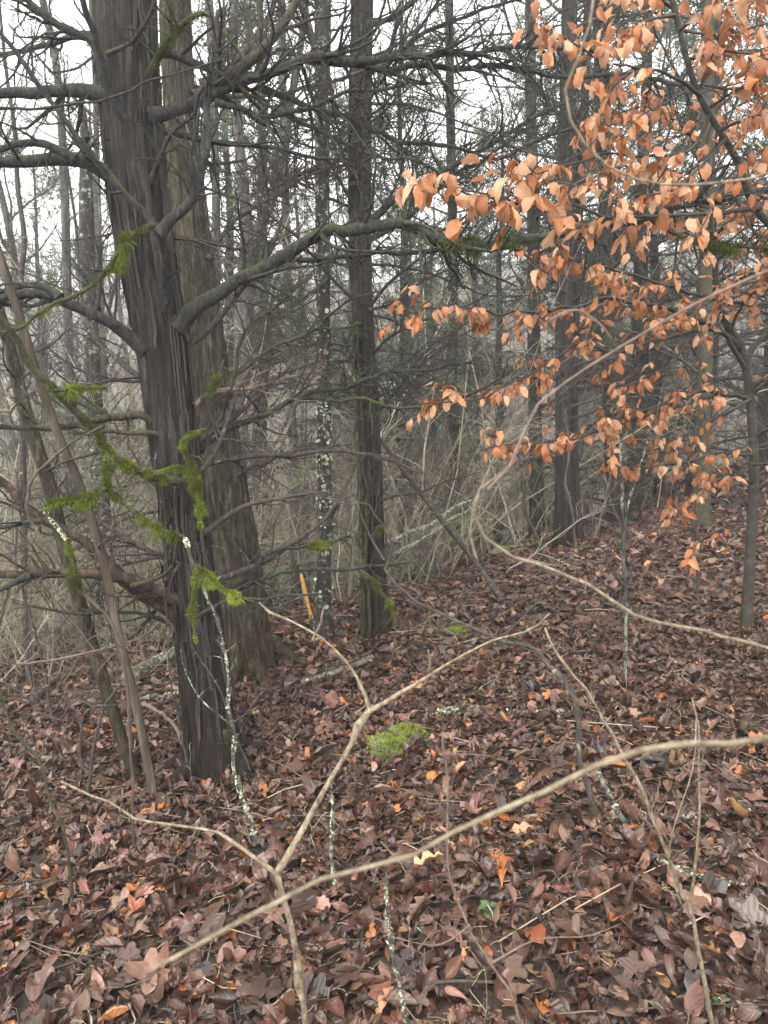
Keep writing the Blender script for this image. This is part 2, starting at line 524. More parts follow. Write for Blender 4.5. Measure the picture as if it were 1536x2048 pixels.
LITTER_HI = []
for i in range(18): LITTER_HI.append(leaf_grid(7, prof_oval, rng.uniform(.18, .30), rng.normal(.4, .8), rng.normal(.5, .6), twist=rng.normal(0, .8), wob=.09))
for i in range(9): LITTER_HI.append(leaf_grid(9, prof_oak, rng.uniform(.24, .33), rng.normal(.4, 1.0), rng.normal(.5, .7), twist=rng.normal(0, .9), wob=.10))
for i in range(7): LITTER_HI.append(leaf_star(rng.choice([5, 5, 4]), rng.normal(.6, 1.1), 20))
LITTER_LO = [leaf_grid(4, prof_oval, rng.uniform(.22, .33), rng.normal(.3, .8), rng.normal(.5, .6), cols=3, twist=rng.normal(0, .7), wob=.09) for i in range(16)]
BEECH_HI = [leaf_grid(7, prof_beech, rng.uniform(.21, .30), rng.uniform(.2, 1.8), rng.normal(0, .14), serr=.09, twist=rng.normal(0, .9), wob=.065, fold=rng.choice([-.45, -.25, .3, .55])) for i in range(30)]

def frames(axis, normal):
    a = unit(axis)
    n = unit(normal - (normal * a).sum(1, keepdims=True) * a)
    s = np.cross(n, a)
    return a, s, n
def scatter(mb, variants, pos, axis, normal, L, tint):
    a, s, n = frames(axis, normal)
    which = rng.integers(0, len(variants), len(pos))
    for k, (V, q, t, uv) in enumerate(variants):
        m = np.where(which == k)[0]
        if not len(m): continue
        W = pos[m][:, None] + L[m][:, None, None] * (V[None, :, :1] * a[m][:, None] + V[None, :, 1:2] * s[m][:, None] + V[None, :, 2:] * n[m][:, None])
        nv = len(V); off = (np.arange(len(m)) * nv)[:, None, None]
        mb.add(W.reshape(-1, 3), (q[None] + off).reshape(-1, 4) if q is not None else None,
               (t[None] + off).reshape(-1, 3) if t is not None else None,
               np.repeat(tint[m], nv, 0), np.tile(uv, (len(m), 1)))
def variant_meshes(variants, name, m):
    out = []
    for (V, q, t, uv) in variants:
        me = MB().add(V, q, t, (1, 1, 1), uv).mesh(name)
        me.materials.append(m)
        out.append(me)
    return out
def place_leaf(name, me, pos, a, s, n, L, tint, parent):
    o = bpy.data.objects.new(name, me)
    COL.objects.link(o)
    o.parent = parent
    mt = Matrix(((a[0], s[0], n[0], 0), (a[1], s[1], n[1], 0), (a[2], s[2], n[2], 0), (0, 0, 0, 1))) @ Matrix.Scale(float(L), 4)
    p = pos - wloc(parent)
    mt.translation = Vector((float(p[0]), float(p[1]), float(p[2])))
    o.matrix_basis = mt
    o.color = (float(tint[0]), float(tint[1]), float(tint[2]), 1)
    return o
def screen(p):
    x = p[:, 0]; dy = p[:, 1] * CP - (p[:, 2] - CZ) * SP; dz = p[:, 1] * SP + (p[:, 2] - CZ) * CP
    return 768 + F * x / dy, 1024 - F * dz / dy, dy

# ------------------------------------------------------------------ fallen leaves
PAL = np.array([[.050, .029, .022], [.075, .043, .031], [.105, .062, .046], [.145, .088, .066], [.085, .055, .047], [.19, .125, .098], [.066, .031, .023], [.125, .066, .044], [.33, .135, .05], [.36, .21, .11], [.27, .17, .13]])
PW = np.array([.15, .18, .17, .13, .12, .07, .08, .07, .024, .013, .022]); PW /= PW.sum()
def litter_points(y0, y1, dens, side=1.5):
    w = lambda y: .60 * y + side
    area = (w(y0) + w(y1)) * (y1 - y0)
    n = int(area * dens)
    y = rng.uniform(y0, y1, n * 2); 
    keep = rng.uniform(0, w(y1), n * 2) < w(y)
    y = y[keep][:n]
    x = rng.uniform(-1, 1, len(y)) * w(y)
    return x, y
def litter_set(y0, y1, dens, size, tilt, layer, side=1.5):
    x, y = litter_points(y0, y1, dens, side)
    n = len(x)
    e = .05
    z = ground(x, y)
    nx = -(ground(x + e, y) - z) / e; ny = -(ground(x, y + e) - z) / e
    lay = rng.uniform(0, 1, n)
    nor = unit(np.stack([nx, ny, np.ones(n)], -1) + rng.normal(size=(n, 3)) * np.array([1, 1, .2]) * (tilt * (.5 + .8 * lay))[:, None])
    th = rng.uniform(0, 2 * np.pi, n)
    ax = np.stack([np.cos(th), np.sin(th), np.zeros(n)], -1)
    ax = unit(ax - (ax * nor).sum(1, keepdims=True) * nor)
    L = size * np.clip(rng.lognormal(0, .30, n), .5, 2.0)
    pos = np.stack([x, y, z + .004 + layer * lay], -1) - ax * (L * .5)[:, None]
    tint = PAL[rng.choice(len(PAL), n, p=PW)] * np.array([.90, .79, .73]) * rng.uniform(.4, 1.4, n)[:, None] * (1 + rng.normal(0, .05, (n, 3)))
    return pos, ax, nor, L, tint, lay
near = litter_set(.35, 4.6, 1350, .061, .36, .044)
pos, ax, nor, L, tint, lay = near
ctr = pos + ax * (L * .5)[:, None]
sx, sy, dd = screen(ctr)
inside = (sx > 20) & (sx < 1516) & (sy > 0) & (sy < 2040) & (dd > .5)
size = np.where(inside & (lay > .55), L / np.maximum(dd, .3), 0)
top = np.argsort(-size)[:300]
lm = variant_meshes(LITTER_HI, 'leaf', M_LITTER)
fa, fs, fn = frames(ax, nor)
for i in top:
    place_leaf('leaf', lm[rng.integers(0, len(lm))], pos[i] + np.array([0, 0, .012]), fa[i], fs[i], fn[i], L[i] * 1.08, tint[i] * rng.uniform(.8, 1.25), GROUND)
rest = np.ones(len(pos), bool); rest[top] = False
lb = MB()
scatter(lb, LITTER_HI, pos[rest], ax[rest], nor[rest], L[rest], tint[rest])
for (y0, y1, dens, size_, layer) in ((4.6, 9, 480, .075, .04), (9, 17, 95, .115, .05), (17, 34, 22, .16, .06)):
    p2, a2, n2, L2, t2, _ = litter_set(y0, y1, dens, size_, .38, layer, 2.0)
    scatter(lb, LITTER_LO, p2, a2, n2, L2, t2 * 1.1)
mass('leaf_litter', lb, M_LITTER, GROUND, smooth=False)

# fine sticks between the leaves
x, y = litter_points(.4, 9, 48)
n = len(x); th = rng.uniform(0, 2 * np.pi, n); Ls = rng.lognormal(-1.75, .55, n)
d = np.stack([np.cos(th), np.sin(th), rng.normal(0, .06, n)], -1)
st = np.stack([np.stack([x, y, ground(x, y) + .035], -1) + d * (Ls * f)[:, None] + rng.normal(size=(n, 3)) * .008 for f in (-.5, -.17, .17, .5)], 1)
st[:, :, 2] = np.maximum(st[:, :, 2], ground(st[:, :, 0], st[:, :, 1]) + .012)
rs = rng.uniform(.0012, .0032, n)[:, None] * np.array([[1, .9, .8, .5]])
cols = np.array([[.05, .038, .03], [.15, .11, .08], [.34, .26, .18], [.03, .025, .022]])[rng.choice(4, n, p=[.4, .3, .15, .15])]
x, y = litter_points(.4, 5.5, 330)
nn_ = len(x); th = rng.uniform(0, 2 * np.pi, nn_); Ln = rng.uniform(.015, .06, nn_)
d = np.stack([np.cos(th), np.sin(th), rng.normal(0, .15, nn_)], -1)
z = np.stack([x, y, ground(x, y) + rng.uniform(.03, .055, nn_)], -1)
nd = np.stack([z - d * (Ln / 2)[:, None], z + rng.normal(size=(nn_, 3)) * .002, z + d * (Ln / 2)[:, None]], 1)
nc = np.array([[.30, .20, .12], [.16, .10, .065], [.42, .32, .21], [.07, .05, .04]])[rng.integers(0, 4, nn_)]
mass('needle_litter', tubes(MB(), nd, np.full((nn_, 3), .0007) * rng.uniform(.7, 1.6, (nn_, 1)), 3, nc), M_BRUSH, GROUND)
mass('stick_litter', tubes(MB(), st, rs, 4, cols), M_BRUSH, GROUND)

# ------------------------------------------------------------------ moss and lichen on wood
MOSSC = np.array([[.16, .20, .022], [.11, .135, .02], [.21, .26, .035], [.09, .095, .025], [.27, .30, .06]])
def moss(parent, path, R, t0, t1, per_m=2600, bl=.022, hang=.5, name='moss', bright=1.0, thick=1.0):
    path = np.asarray(path)
    seg = np.linalg.norm(np.diff(path, axis=0), axis=1).sum()
    n = int(seg * (t1 - t0) * per_m * 4.6); bl = bl * .62
    if n < 4: return
    tt = (rng.random(n) + .35 * rng.random(n)) / 1.35
    t = (t0 + (t1 - t0) * tt) * (len(path) - 1)
    k = np.minimum(t.astype(int), len(path) - 2); u = (t - k)[:, None]
    c = path[k] * (1 - u) + path[k + 1] * u
    keep = vnoise(c * 17 + 5, 4) + rng.normal(0, .25, n) > -.28
    k, u, c, tt = k[keep], u[keep], c[keep], tt[keep]; n = len(k)
    r = np.asarray(R)[k]
    T = unit(path[k + 1] - path[k])
    q = rng.normal(size=(n, 3)); q = unit(q - (q * T).sum(1, keepdims=True) * T)
    clump = (.25 + .95 * np.clip(vnoise(c * 26, 2) + .4, 0, 1.2)) * (.35 + .65 * np.sin(np.pi * np.clip(tt, 0, 1)) ** .6)
    base = c + q * (r * .9 + .004 * thick * clump)[:, None]
    d = unit(q * .9 + rng.normal(size=(n, 3)) * .75 + np.array([0, 0, -hang * 1.6]) * np.where(q[:, 2:] < .2, 1.0, .25))
    Lb = bl * clump * rng.uniform(.4, 1.3, n) * np.where(q[:, 2] < -.1, 1 + hang * 1.3, 1)
    sd = unit(np.cross(d, rng.normal(size=(n, 3)))) * (.0008 + .0013 * rng.random(n))[:, None] * (bl / .022) ** .5
    V = np.stack([base - sd, base + sd, base + d * Lb[:, None] * .6 + sd * .9, base + d * Lb[:, None]], 1)
    ii = np.arange(n)[:, None] * 4
    tr = np.concatenate([ii + np.array([[0, 1, 2]]), ii + np.array([[0, 2, 3]])])
    bright *= .84
    cl_ = np.clip(2.2 + 2.6 * vnoise(c * 21 + 3, 14) + rng.normal(0, .8, n), 0, 4).astype(int)
    col = MOSSC[np.array([3, 1, 0, 2, 4])[cl_]] * (rng.uniform(.55, 1.25, n) * bright)[:, None]
    return part(name, MB().add(V.reshape(-1, 3), None, tr, np.repeat(col, 4, 0)), M_MOSS, parent, kind='stuff')
def lichen(parent, path, R, t0, t1, per_m=300, sz=.011):
    per_m *= 1.6; sz *= .46
    path = np.asarray(path)
    seg = np.linalg.norm(np.diff(path, axis=0), axis=1).sum()
    n = max(4, int(seg * (t1 - t0) * per_m))
    t = rng.uniform(t0, t1, n) * (len(path) - 1)
    k = np.minimum(t.astype(int), len(path) - 2); u = (t - k)[:, None]
    c = path[k] * (1 - u) + path[k + 1] * u
    kp = vnoise(c * 30, 12) > -.05; t, k, u, c = t[kp], k[kp], u[kp], c[kp]; n = len(k)
    r = np.asarray(R)[k]
    T = unit(path[k + 1] - path[k])
    q = rng.normal(size=(n, 3)); q = unit(q - (q * T).sum(1, keepdims=True) * T)
    nn = unit(q + rng.normal(size=(n, 3)) * .28)
    a = unit(np.cross(nn, rng.normal(size=(n, 3)))); b_ = np.cross(nn, a)
    ce = c + q * (r * 1.02 + .001)[:, None]
    s_ = sz * rng.uniform(.35, 1.3, n)
    m = 6
    th = np.linspace(0, 2 * np.pi, m, endpoint=False)
    rad = rng.uniform(.5, 1.1, (n, m)) * s_[:, None]
    ring = ce[:, None] + rad[..., None] * (np.cos(th)[:, None] * a[:, None] + np.sin(th)[:, None] * b_[:, None]) + nn[:, None] * rng.uniform(0, .35, (n, m, 1)) * s_[:, None, None]
    V = np.concatenate([ce[:, None], ring], 1)
    tri = np.array([[0, i + 1, (i + 1) % m + 1] for i in range(m)])
    tr = (tri[None] + (np.arange(n) * (m + 1))[:, None, None]).reshape(-1, 3)
    col = np.array([[.34, .37, .25], [.46, .47, .35], [.25, .28, .18]])[rng.integers(0, 3, n)] * rng.uniform(.8, 1.15, n)[:, None]
    return part('lichen', MB().add(V.reshape(-1, 3), None, tr, np.repeat(col, m + 1, 0)), M_LICH, parent, kind='stuff')

# ------------------------------------------------------------------ limbs and trunks
def path_px(pts, Y):
    """picture-traced polyline laid at real distances; each point (px, py) or (px, py, Y)"""
    pts = [tuple(p) for p in pts]
    L = np.concatenate([[0], np.cumsum([math.dist(a[:2], b[:2]) for a, b in zip(pts, pts[1:])])])
    L = L / L[-1]
    Y0, Y1 = (Y if isinstance(Y, tuple) else (Y, Y))
    return np.array([P(p[0], p[1], p[2] if len(p) > 2 else Y0 + (Y1 - Y0) * l) for p, l in zip(pts, L)])
def limb_path(p3, r0, r1, wig=1.0, knots=.09):
    seg = np.linalg.norm(np.diff(p3, axis=0), axis=1).sum()
    K = int(np.clip(seg / .035, 10, 90))
    pth = catmull(p3, K)
    t = np.linspace(0, 1, K)
    sd = rng.uniform(0, 500)
    amp = wig * min(.014, .012 * seg)
    for c in range(3):
        pth[:, c] += amp * np.minimum(1, t * 6) * (vnoise(v3(t * seg * 7 + sd, c * 9.0 + 0 * t), 6) + .5 * vnoise(v3(t * seg * 19 + sd, c * 9.0 + 0 * t), 7))
    R = r0 + (r1 - r0) * t ** .85
    R = R * (1 + knots * vnoise(v3(t * seg * 12 + sd, 0 * t + 3), 9)) * (1 + .45 * np.exp(-t * seg / .05))
    return pth, R
def limb(parent, pts, Y, w, m, tw=(9, .30), sub=4, name='branch', sides=9, up=.1, curl=.35, label=None, ang=60, wig=1.0, flat=1.0, mb=None):
    p3 = path_px(pts, Y)
    Ym = p3[:, 1]
    r0 = w[0] * Ym[0] / F / 2; r1 = w[1] * Ym[-1] / F / 2
    pth, R = limb_path(p3, r0, r1, wig)
    own = mb is None
    if own: mb = MB()
    tubes(mb, pth, R, sides, cap=True)
    seg = np.linalg.norm(np.diff(pth, axis=0), axis=1).sum()
    n1 = int(tw[0] * seg * 2.3)
    if n1 > 0:
        a, ra = grow(pth, R, n1, tw[1], ang, 8, up, curl, tmin=.12, rr=.5, rmin=.0012, flat=flat, taper=.35)
        tubes(mb, a, ra, 5)
        if sub:
            b_, rb = grow(a, ra, sub + 2, tw[1] * .5, 52, 5, up, curl * 1.2, rmin=.0009, tmin=.2)
            tubes(mb, b_, rb, 3)
            c_, rc = grow(b_, rb, 2, tw[1] * .22, 45, 4, up, curl, rmin=.0006, tmin=.2)
            tubes(mb, c_, rc, 3)
    o = part(name, mb, m, parent, label=label) if own else None
    return o, pth, R

def trunk_mb(p3, radii, rows, sides, style, flare=.5, tint=(1, 1, 1)):
    d = np.column_stack([p3, radii])
    c = catmull(d, rows)
    ctr, R = c[:, :3], np.maximum(c[:, 3], .004)
    T = unit(np.gradient(ctr, axis=0))
    U = unit(np.cross(T, np.array([0.0, 1.0, 0.0]))); W = np.cross(T, U)
    th = np.linspace(0, 2 * np.pi, sides, endpoint=False)
    TH, _ = np.meshgrid(th, R)
    s = np.concatenate([[0], np.cumsum(np.linalg.norm(np.diff(ctr, axis=0), axis=1))])[:, None] + 0 * TH
    cs, sn = np.cos(TH), np.sin(TH)
    sd = rng.uniform(0, 99)
    h0 = s - .15
    if style == 'strip':
        tw = TH + s * .25
        cs, sn = np.cos(tw), np.sin(tw)
        D = .10 * vnoise(np.stack([cs * 1.6 + sd, sn * 1.6, s * .35], -1), 1) + .07 * (1 - 2 * np.abs(vnoise(np.stack([cs * 4.5 + sd, sn * 4.5, s * .9], -1), 2))) + .055 * vnoise(np.stack([cs * 13, sn * 13, s * 2.2 + sd], -1), 3) + .035 * vnoise(np.stack([cs * 30, sn * 30, s * 5 + sd], -1), 4)
    elif style == 'ridge':
        D = .08 * vnoise(np.stack([cs * 1.4 + sd, sn * 1.4, s * .4], -1), 1) + .17 * (.5 - np.abs(vnoise(np.stack([cs * 9 + sd, sn * 9, s * 4.5 + .8 * vnoise(np.stack([cs * 3, sn * 3, s * 3], -1), 8)], -1), 2))) + .03 * vnoise(np.stack([cs * 20, sn * 20, s * 14 + sd], -1), 3)
    else:
        D = .08 * vnoise(np.stack([cs * 1.6 + sd, sn * 1.6, s * 1.2], -1), 1) + .05 * vnoise(np.stack([cs * 6 + sd, sn * 6, s * 7], -1), 2) + .02 * vnoise(np.stack([cs * 14, sn * 14, s * 22], -1), 3)
    fl = flare * np.exp(-np.maximum(h0, 0) / (R[0] * 1.1)) * (1 + .7 * vnoise(np.stack([cs * 2.2 + sd, sn * 2.2, 0 * s], -1), 5))
    RR = R[:, None] * (1 + D + fl)
    V = ctr[:, None] + RR[..., None] * (cs[..., None] * 0 + np.cos(TH)[..., None] * U[:, None] + np.sin(TH)[..., None] * W[:, None])
    ii = np.arange(rows * sides).reshape(rows, sides)
    q = np.stack([ii[:-1], np.roll(ii[:-1], -1, 1), np.roll(ii[1:], -1, 1), ii[1:]], -1).reshape(-1, 4)
    return MB().add(V.reshape(-1, 3), q, None, tint)
def trunk_px(pts, Y, ext=2.5, base_px=None):
    """pts: (px, py, width px) from the foot up; gives centre line, radii; starts just below ground and goes on above the frame"""
    b = G(pts[0][0], pts[0][1])
    Y0 = b[1] if Y is None else Y
    Y0, Y1 = (Y0 if isinstance(Y0, tuple) else (Y0, Y0))
    c = []; r = []
    ymax, ymin = pts[0][1], pts[-1][1]
    for (px, py, w) in pts:
        f = (ymax - py) / (ymax - ymin)
        Yc = Y0 + (Y1 - Y0) * f
        c.append(P(px, py, Yc)); r.append(w * Yc / F / 2)
    c = np.array(c); r = np.array(r)
    g0 = float(ground(c[0][0], c[0][1]))
    foot = c[0].copy(); foot[2] = g0
    if c[0][2] - g0 > .04: c = np.vstack([foot, c]); r = np.concatenate([[r[0]], r])
    below = c[0].copy(); below[2] = min(g0, c[0][2]) - .15
    c = np.vstack([below, c]); r = np.concatenate([[r[0]], r])
    if ext:
        d = unit(c[-1] - c[-3])
        c = np.vstack([c, c[-1] + d * ext * .5, c[-1] + d * ext]); r = np.concatenate([r, [r[-1] * .8, r[-1] * .45]])
    return c, r, foot

def bark_strips(tree, c, r, n):
    pth = catmull(c, 240); R = catmull(np.column_stack([r, r, r]), 240)[:, 0]
    T = unit(np.gradient(pth, axis=0))
    U = unit(np.cross(T, np.array([0.0, 1.0, 0.0]))); W = np.cross(T, U)
    cum = np.concatenate([[0], np.cumsum(np.linalg.norm(np.diff(pth, axis=0), axis=1))])
    K = 8
    s0 = rng.uniform(.1, cum[-1] * .75, n); Ls = rng.lognormal(-1.2, .5, n); th = rng.uniform(0, 2 * np.pi, n)
    f = np.linspace(0, 1, K)
    S = np.minimum(s0[:, None] + Ls[:, None] * f, cum[-1] * .98)
    k = np.clip(np.searchsorted(cum, S), 0, 239)
    TH = th[:, None] + rng.normal(0, .10, (n, 1)) * f + rng.normal(0, .02, (n, K))
    peel = rng.uniform(0, .034, (n, 1)) * np.abs(f - rng.choice([0, 1], (n, 1))) ** 4
    rad = R[k] * (1.07 + .05 * rng.random((n, 1))) + peel
    wd = rng.uniform(.0025, .008, (n, 1)) * np.sin(np.pi * (.12 + .78 * f)) / R[k]
    V = np.stack([pth[k] + (rad * (1 + sg * .01))[..., None] * (np.cos(TH + sg * wd)[..., None] * U[k] + np.sin(TH + sg * wd)[..., None] * W[k]) for sg in (-1, 1)], 2)
    ii = np.arange(n * K * 2).reshape(n, K, 2)
    q = np.stack([ii[:, :-1, 0], ii[:, :-1, 1], ii[:, 1:, 1], ii[:, 1:, 0]], -1).reshape(-1, 4)
    return part('bark_strips', MB().add(V.reshape(-1, 3), q), M_STRIP, tree, kind='stuff')

# ================================================================== the near trees
# --- the big dark cedar
cA, rA, fA = trunk_px([(432, 1555, 112), (418, 1450, 98), (402, 1300, 96), (382, 1150, 92), (366, 1000, 88), (345, 850, 90), (328, 700, 94), (303, 550, 98), (280, 400, 102), (266, 250, 104), (254, 100, 104), (248, -60, 100)], 3.45, 3.2)
A = thing('cedar_tree', 'big dark fluted cedar with mossy dead limbs, thickest trunk nearest the camera', 'tree', fA, None)
part('trunk', trunk_mb(cA, rA, 260, 170, 'strip', .34), M_CEDAR, A)
bark_strips(A, cA, rA, 420)
def roots(tree, f, r, n, m, a0=0.0):
    for i in range(n):
        a_ = a0 + i * 6.283 / n + rng.normal(0, .25)
        L_ = r * rng.uniform(2.2, 3.4)
        dr = np.array([math.cos(a_), math.sin(a_), 0])
        pp = [f + dr * r * .45 + np.array([0, 0, r * 1.5])]
        for g_ in (.95, 1.5, 2.1):
            q = f + dr * r * g_ * L_ / r / 2.4 + rng.normal(0, .015, 3)
            pp.append(np.array([q[0], q[1], float(ground(q[0], q[1])) + (.10, .035, -.05)[(.95, 1.5, 2.1).index(g_)] * r / .13]))
        pth, R = limb_path(np.array(pp), r * .42, r * .14, .6, .15)
        part('root', tubes(MB(), pth, R, 10), m, tree)
roots(A, fA, .125, 5, M_CEDAR, .4)
limb(A, [(225, 195), (160, 182), (60, 185), (0, 187), (-120, 200)], (3.4, 3.2), (27, 15), M_LIMB, (6, .35))
limb(A, [(240, 365), (200, 340), (165, 320), (100, 318), (0, 325), (-120, 316)], (3.4, 3.1), (30, 17), M_LIMB, (6, .35))
limb(A, [(150, 318), (90, 290), (40, 288), (0, 302), (-80, 330)], (3.3, 3.2), (17, 10), M_LIMB, (7, .3))
limb(A, [(290, 700), (262, 678), (200, 638), (130, 598), (75, 584), (0, 602), (-120, 640)], (3.4, 3.0), (27, 13), M_LIMB, (8, .35))
limb(A, [(120, 596), (90, 575), (50, 570), (0, 585), (-60, 590)], (3.2, 3.2), (16, 9), M_LIMB, (8, .3))
limb(A, [(300, 232), (330, 226), (400, 203), (480, 168), (560, 132), (640, 115), (760, 124), (900, 110), (1060, 92), (1200, 100)], (3.4, 3.5), (25, 7), M_LIMB, (14, .40))
o, p_, r_ = limb(A, [(405, 175), (430, 160), (480, 138), (540, 82), (592, 8), (625, -60)], (3.4, 3.4), (23, 14), M_LIMBM, (10, .35))
limb(A, [(325, 102), (380, 122), (440, 150), (470, 170)], (3.45, 3.4), (18, 10), M_LIMB, (10, .3))
limb(A, [(620, 118), (700, 128), (768, 136), (970, 132), (1118, 152), (1268, 148), (1368, 176), (1490, 174)], (3.5, 3.6), (14, 5), M_LIMB, (14, .38))
o, p_, r_ = limb(A, [(355, 655), (385, 620), (430, 590), (500, 552), (580, 503), (680, 462), (790, 452), (880, 474), (990, 486), (1130, 464), (1290, 430), (1400, 405), (1560, 378)], (3.4, 3.0), (30, 11), M_LIMB, (13, .38))
moss(o, p_, r_, .46, .66, 1500, .03, 1.0, bright=.55)
moss(o, p_, r_, .08, .9, 500, .012, .2, bright=.55)
limb(A, [(560, 520), (660, 512), (768, 506), (860, 500), (945, 488)], (3.5, 3.3), (11, 8), M_LIMB, (10, .3))
o, p_, r_ = limb(A, [(1300, 432), (1340, 462), (1400, 482), (1470, 488), (1580, 492)], (3.05, 2.9), (12, 7), M_LIMBM, (12, .3))
moss(o, p_, r_, .2, 1, 2200, .028, .9, bright=.5)
# the limb in front of the trunk, forking at the node
limb(A, [(330, 615), (333, 560), (330, 510), (318, 458)], (3.36, 3.12), (24, 17), M_LIMB, (3, .2))
limb(A, [(320, 465), (270, 402), (200, 330), (130, 240), (60, 150), (20, 92), (-20, 30)], (3.12, 2.9), (14, 8), M_LIMB, (10, .32))
limb(A, [(318, 468), (345, 432), (375, 402), (402, 345), (416, 250), (420, 180), (432, 95), (436, 20)], (3.12, 3.15), (22, 8), M_LIMB, (9, .28))
limb(A, [(398, 395), (380, 345), (365, 310), (345, 290)], (3.13, 3.0), (9, 4), M_LIMB, (8, .2))
limb(A, [(405, 395), (380, 320), (395, 260), (398, 215)], (3.14, 3.0), (8, 5), M_LIMB, (5, .15))
o, p_, r_ = limb(A, [(306, 448), (285, 462), (255, 478), (240, 520), (190, 572), (120, 612), (60, 640), (0, 665), (-60, 690)], (3.1, 2.9), (9, 6), M_LIMBM, (5, .2))
moss(o, p_, r_, 0, .35, 4200, .030, .9, bright=.75)
moss(o, p_, r_, .35, 1, 1500, .016, .6, bright=.7)
limb(A, [(300, 365), (325, 302), (342, 270), (388, 230), (397, 190), (420, 160)], (3.36, 3.1), (11, 6), M_LIMB, (8, .25))
limb(A, [(215, 142), (180, 78), (155, 70), (105, 42), (55, 0), (10, -60)], (3.4, 3.3), (18, 11), M_LIMB, (9, .4))
limb(A, [(262, 262), (250, 240), (215, 170), (190, 80), (162, 0), (150, -60)], (3.36, 3.0), (17, 11), M_LIMB, (9, .3))
o, p_, r_ = limb(A, [(215, 108), (245, 95), (272, 78), (300, 32), (318, -20)], (3.3, 3.0), (8, 7), M_LIMBM, (8, .25))
o, p_, r_ = limb(A, [(292, 155), (310, 130), (326, 100), (350, 62), (390, 28), (425, 28), (460, 75), (492, 122)], (3.4, 3.2), (14, 6), M_LIMBM, (9, .25))
moss(o, p_, r_, 0, .55, 3200, .020, .6, bright=.55)
limb(A, [(-30, 218), (100, 212), (200, 206), (245, 190), (285, 160), (350, 146), (440, 122)], (2.7, 2.9), (6, 4), M_LIMB, (4, .2), label='thin smooth twig arching across the trunk')
limb(A, [(430, 205), (480, 215), (525, 230), (600, 220), (690, 186), (780, 178), (850, 160)], (3.4, 3.5), (11, 6), M_LIMB, (15, .35))
limb(A, [(525, 178), (625, 212), (720, 250), (790, 275), (880, 284), (1000, 310), (1110, 272), (1200, 255)], (3.5, 3.6), (12, 5), M_LIMB, (14, .36))
limb(A, [(570, 226), (650, 272), (768, 312), (850, 332), (930, 385), (1000, 405)], (3.5, 3.5), (9, 4), M_LIMB, (14, .32))
# mossy sagging limb
o, p_, r_ = limb(A, [(392, 962), (378, 965), (350, 964), (270, 944), (225, 915), (200, 868), (110, 782), (48, 702), (0, 640), (-40, 560)], (3.28, 2.75), (16, 13), M_LIMBM, (5, .28))
moss(o, p_, r_, 0, .45, 7000, .017, .35, bright=1.0)
moss(o, p_, r_, .38, .8, 2200, .012, .3, bright=.7)
o, p_, r_ = limb(A, [(378, 958), (372, 940), (350, 935), (310, 945), (280, 943)], (3.2, 3.1), (9, 5), M_LIMBM, (2, .1))
moss(o, p_, r_, 0, 1, 5000, .020, .5)
o, p_, r_ = limb(A, [(386, 960), (385, 930), (366, 890), (380, 872), (412, 856)], (3.2, 3.1), (9, 4), M_LIMBM, (3, .12))
moss(o, p_, r_, 0, 1, 4200, .018, .5)
o, p_, r_ = limb(A, [(388, 945), (393, 965), (400, 1000), (400, 1030), (397, 1060)], (3.2, 3.15), (10, 3), M_LIMBM, (0, .1), label='hanging tail of moss')
moss(o, p_, r_, 0, 1, 7500, .030, .9)
# hanging mossy branch in front of the trunk
o, p_, r_ = limb(A, [(216, 908), (214, 940), (211, 968), (222, 985), (260, 1020), (300, 1050), (345, 1072), (368, 1072), (378, 1095), (386, 1122), (392, 1140)], (2.95, 2.8), (11, 7), M_LIMBM, (4, .15))
moss(o, p_, r_, 0, .40, 6500, .024, .6)
moss(o, p_, r_, .40, .78, 2600, .024, 1.0, bright=.6)
lichen(o, p_, r_, .78, .93, 1100, .013)
o, p_, r_ = limb(A, [(388, 1132), (410, 1152), (440, 1176), (478, 1196), (510, 1205)], (2.8, 2.8), (9, 4), M_LIMBM, (6, .15))
moss(o, p_, r_, 0, .8, 9500, .030, .8, bright=1.35)
o, p_, r_ = limb(A, [(394, 1148), (390, 1175), (386, 1215), (388, 1250), (392, 1290)], (2.8, 2.78), (6, 3), M_LIMBM, (3, .15), label='hanging tassel of bright moss')
moss(o, p_, r_, 0, 1, 8500, .030, .6, bright=1.05)
o, p_, r_ = limb(A, [(212, 975), (195, 990), (150, 1000), (98, 1004), (92, 1025), (115, 1050), (132, 1078)], (2.9, 2.8), (7, 5), M_LIMBM, (6, .2))
moss(o, p_, r_, 0, .65, 4600, .028, .9, bright=.75)
lichen(o, p_, r_, .62, 1, 800, .012)
o, p_, r_ = limb(A, [(130, 1075), (142, 1110), (150, 1160), (165, 1190)], (2.8, 2.8), (5, 4), M_LIMBM, (6, .2))
moss(o, p_, r_, 0, 1, 5000, .028, .8, bright=.6)
o, p_, r_ = limb(A, [(330, 825), (312, 842), (296, 842), (280, 828), (225, 830), (150, 848), (60, 856), (0, 855), (-90, 850)], (3.4, 3.2), (17, 10), M_LIMBM, (7, .3))
o, p_, r_ = limb(A, [(352, 862), (330, 870), (300, 865), (262, 866), (212, 862), (150, 868)], (3.38, 3.25), (13, 6), M_LIMBM, (7, .25))
o, p_, r_ = limb(A, [(210, 775), (160, 778), (118, 782), (110, 780)], (3.0, 2.8), (5, 6), M_LIMBM, (3, .12))
moss(o, p_, r_, .1, 1, 3500, .03, .7, bright=.85)
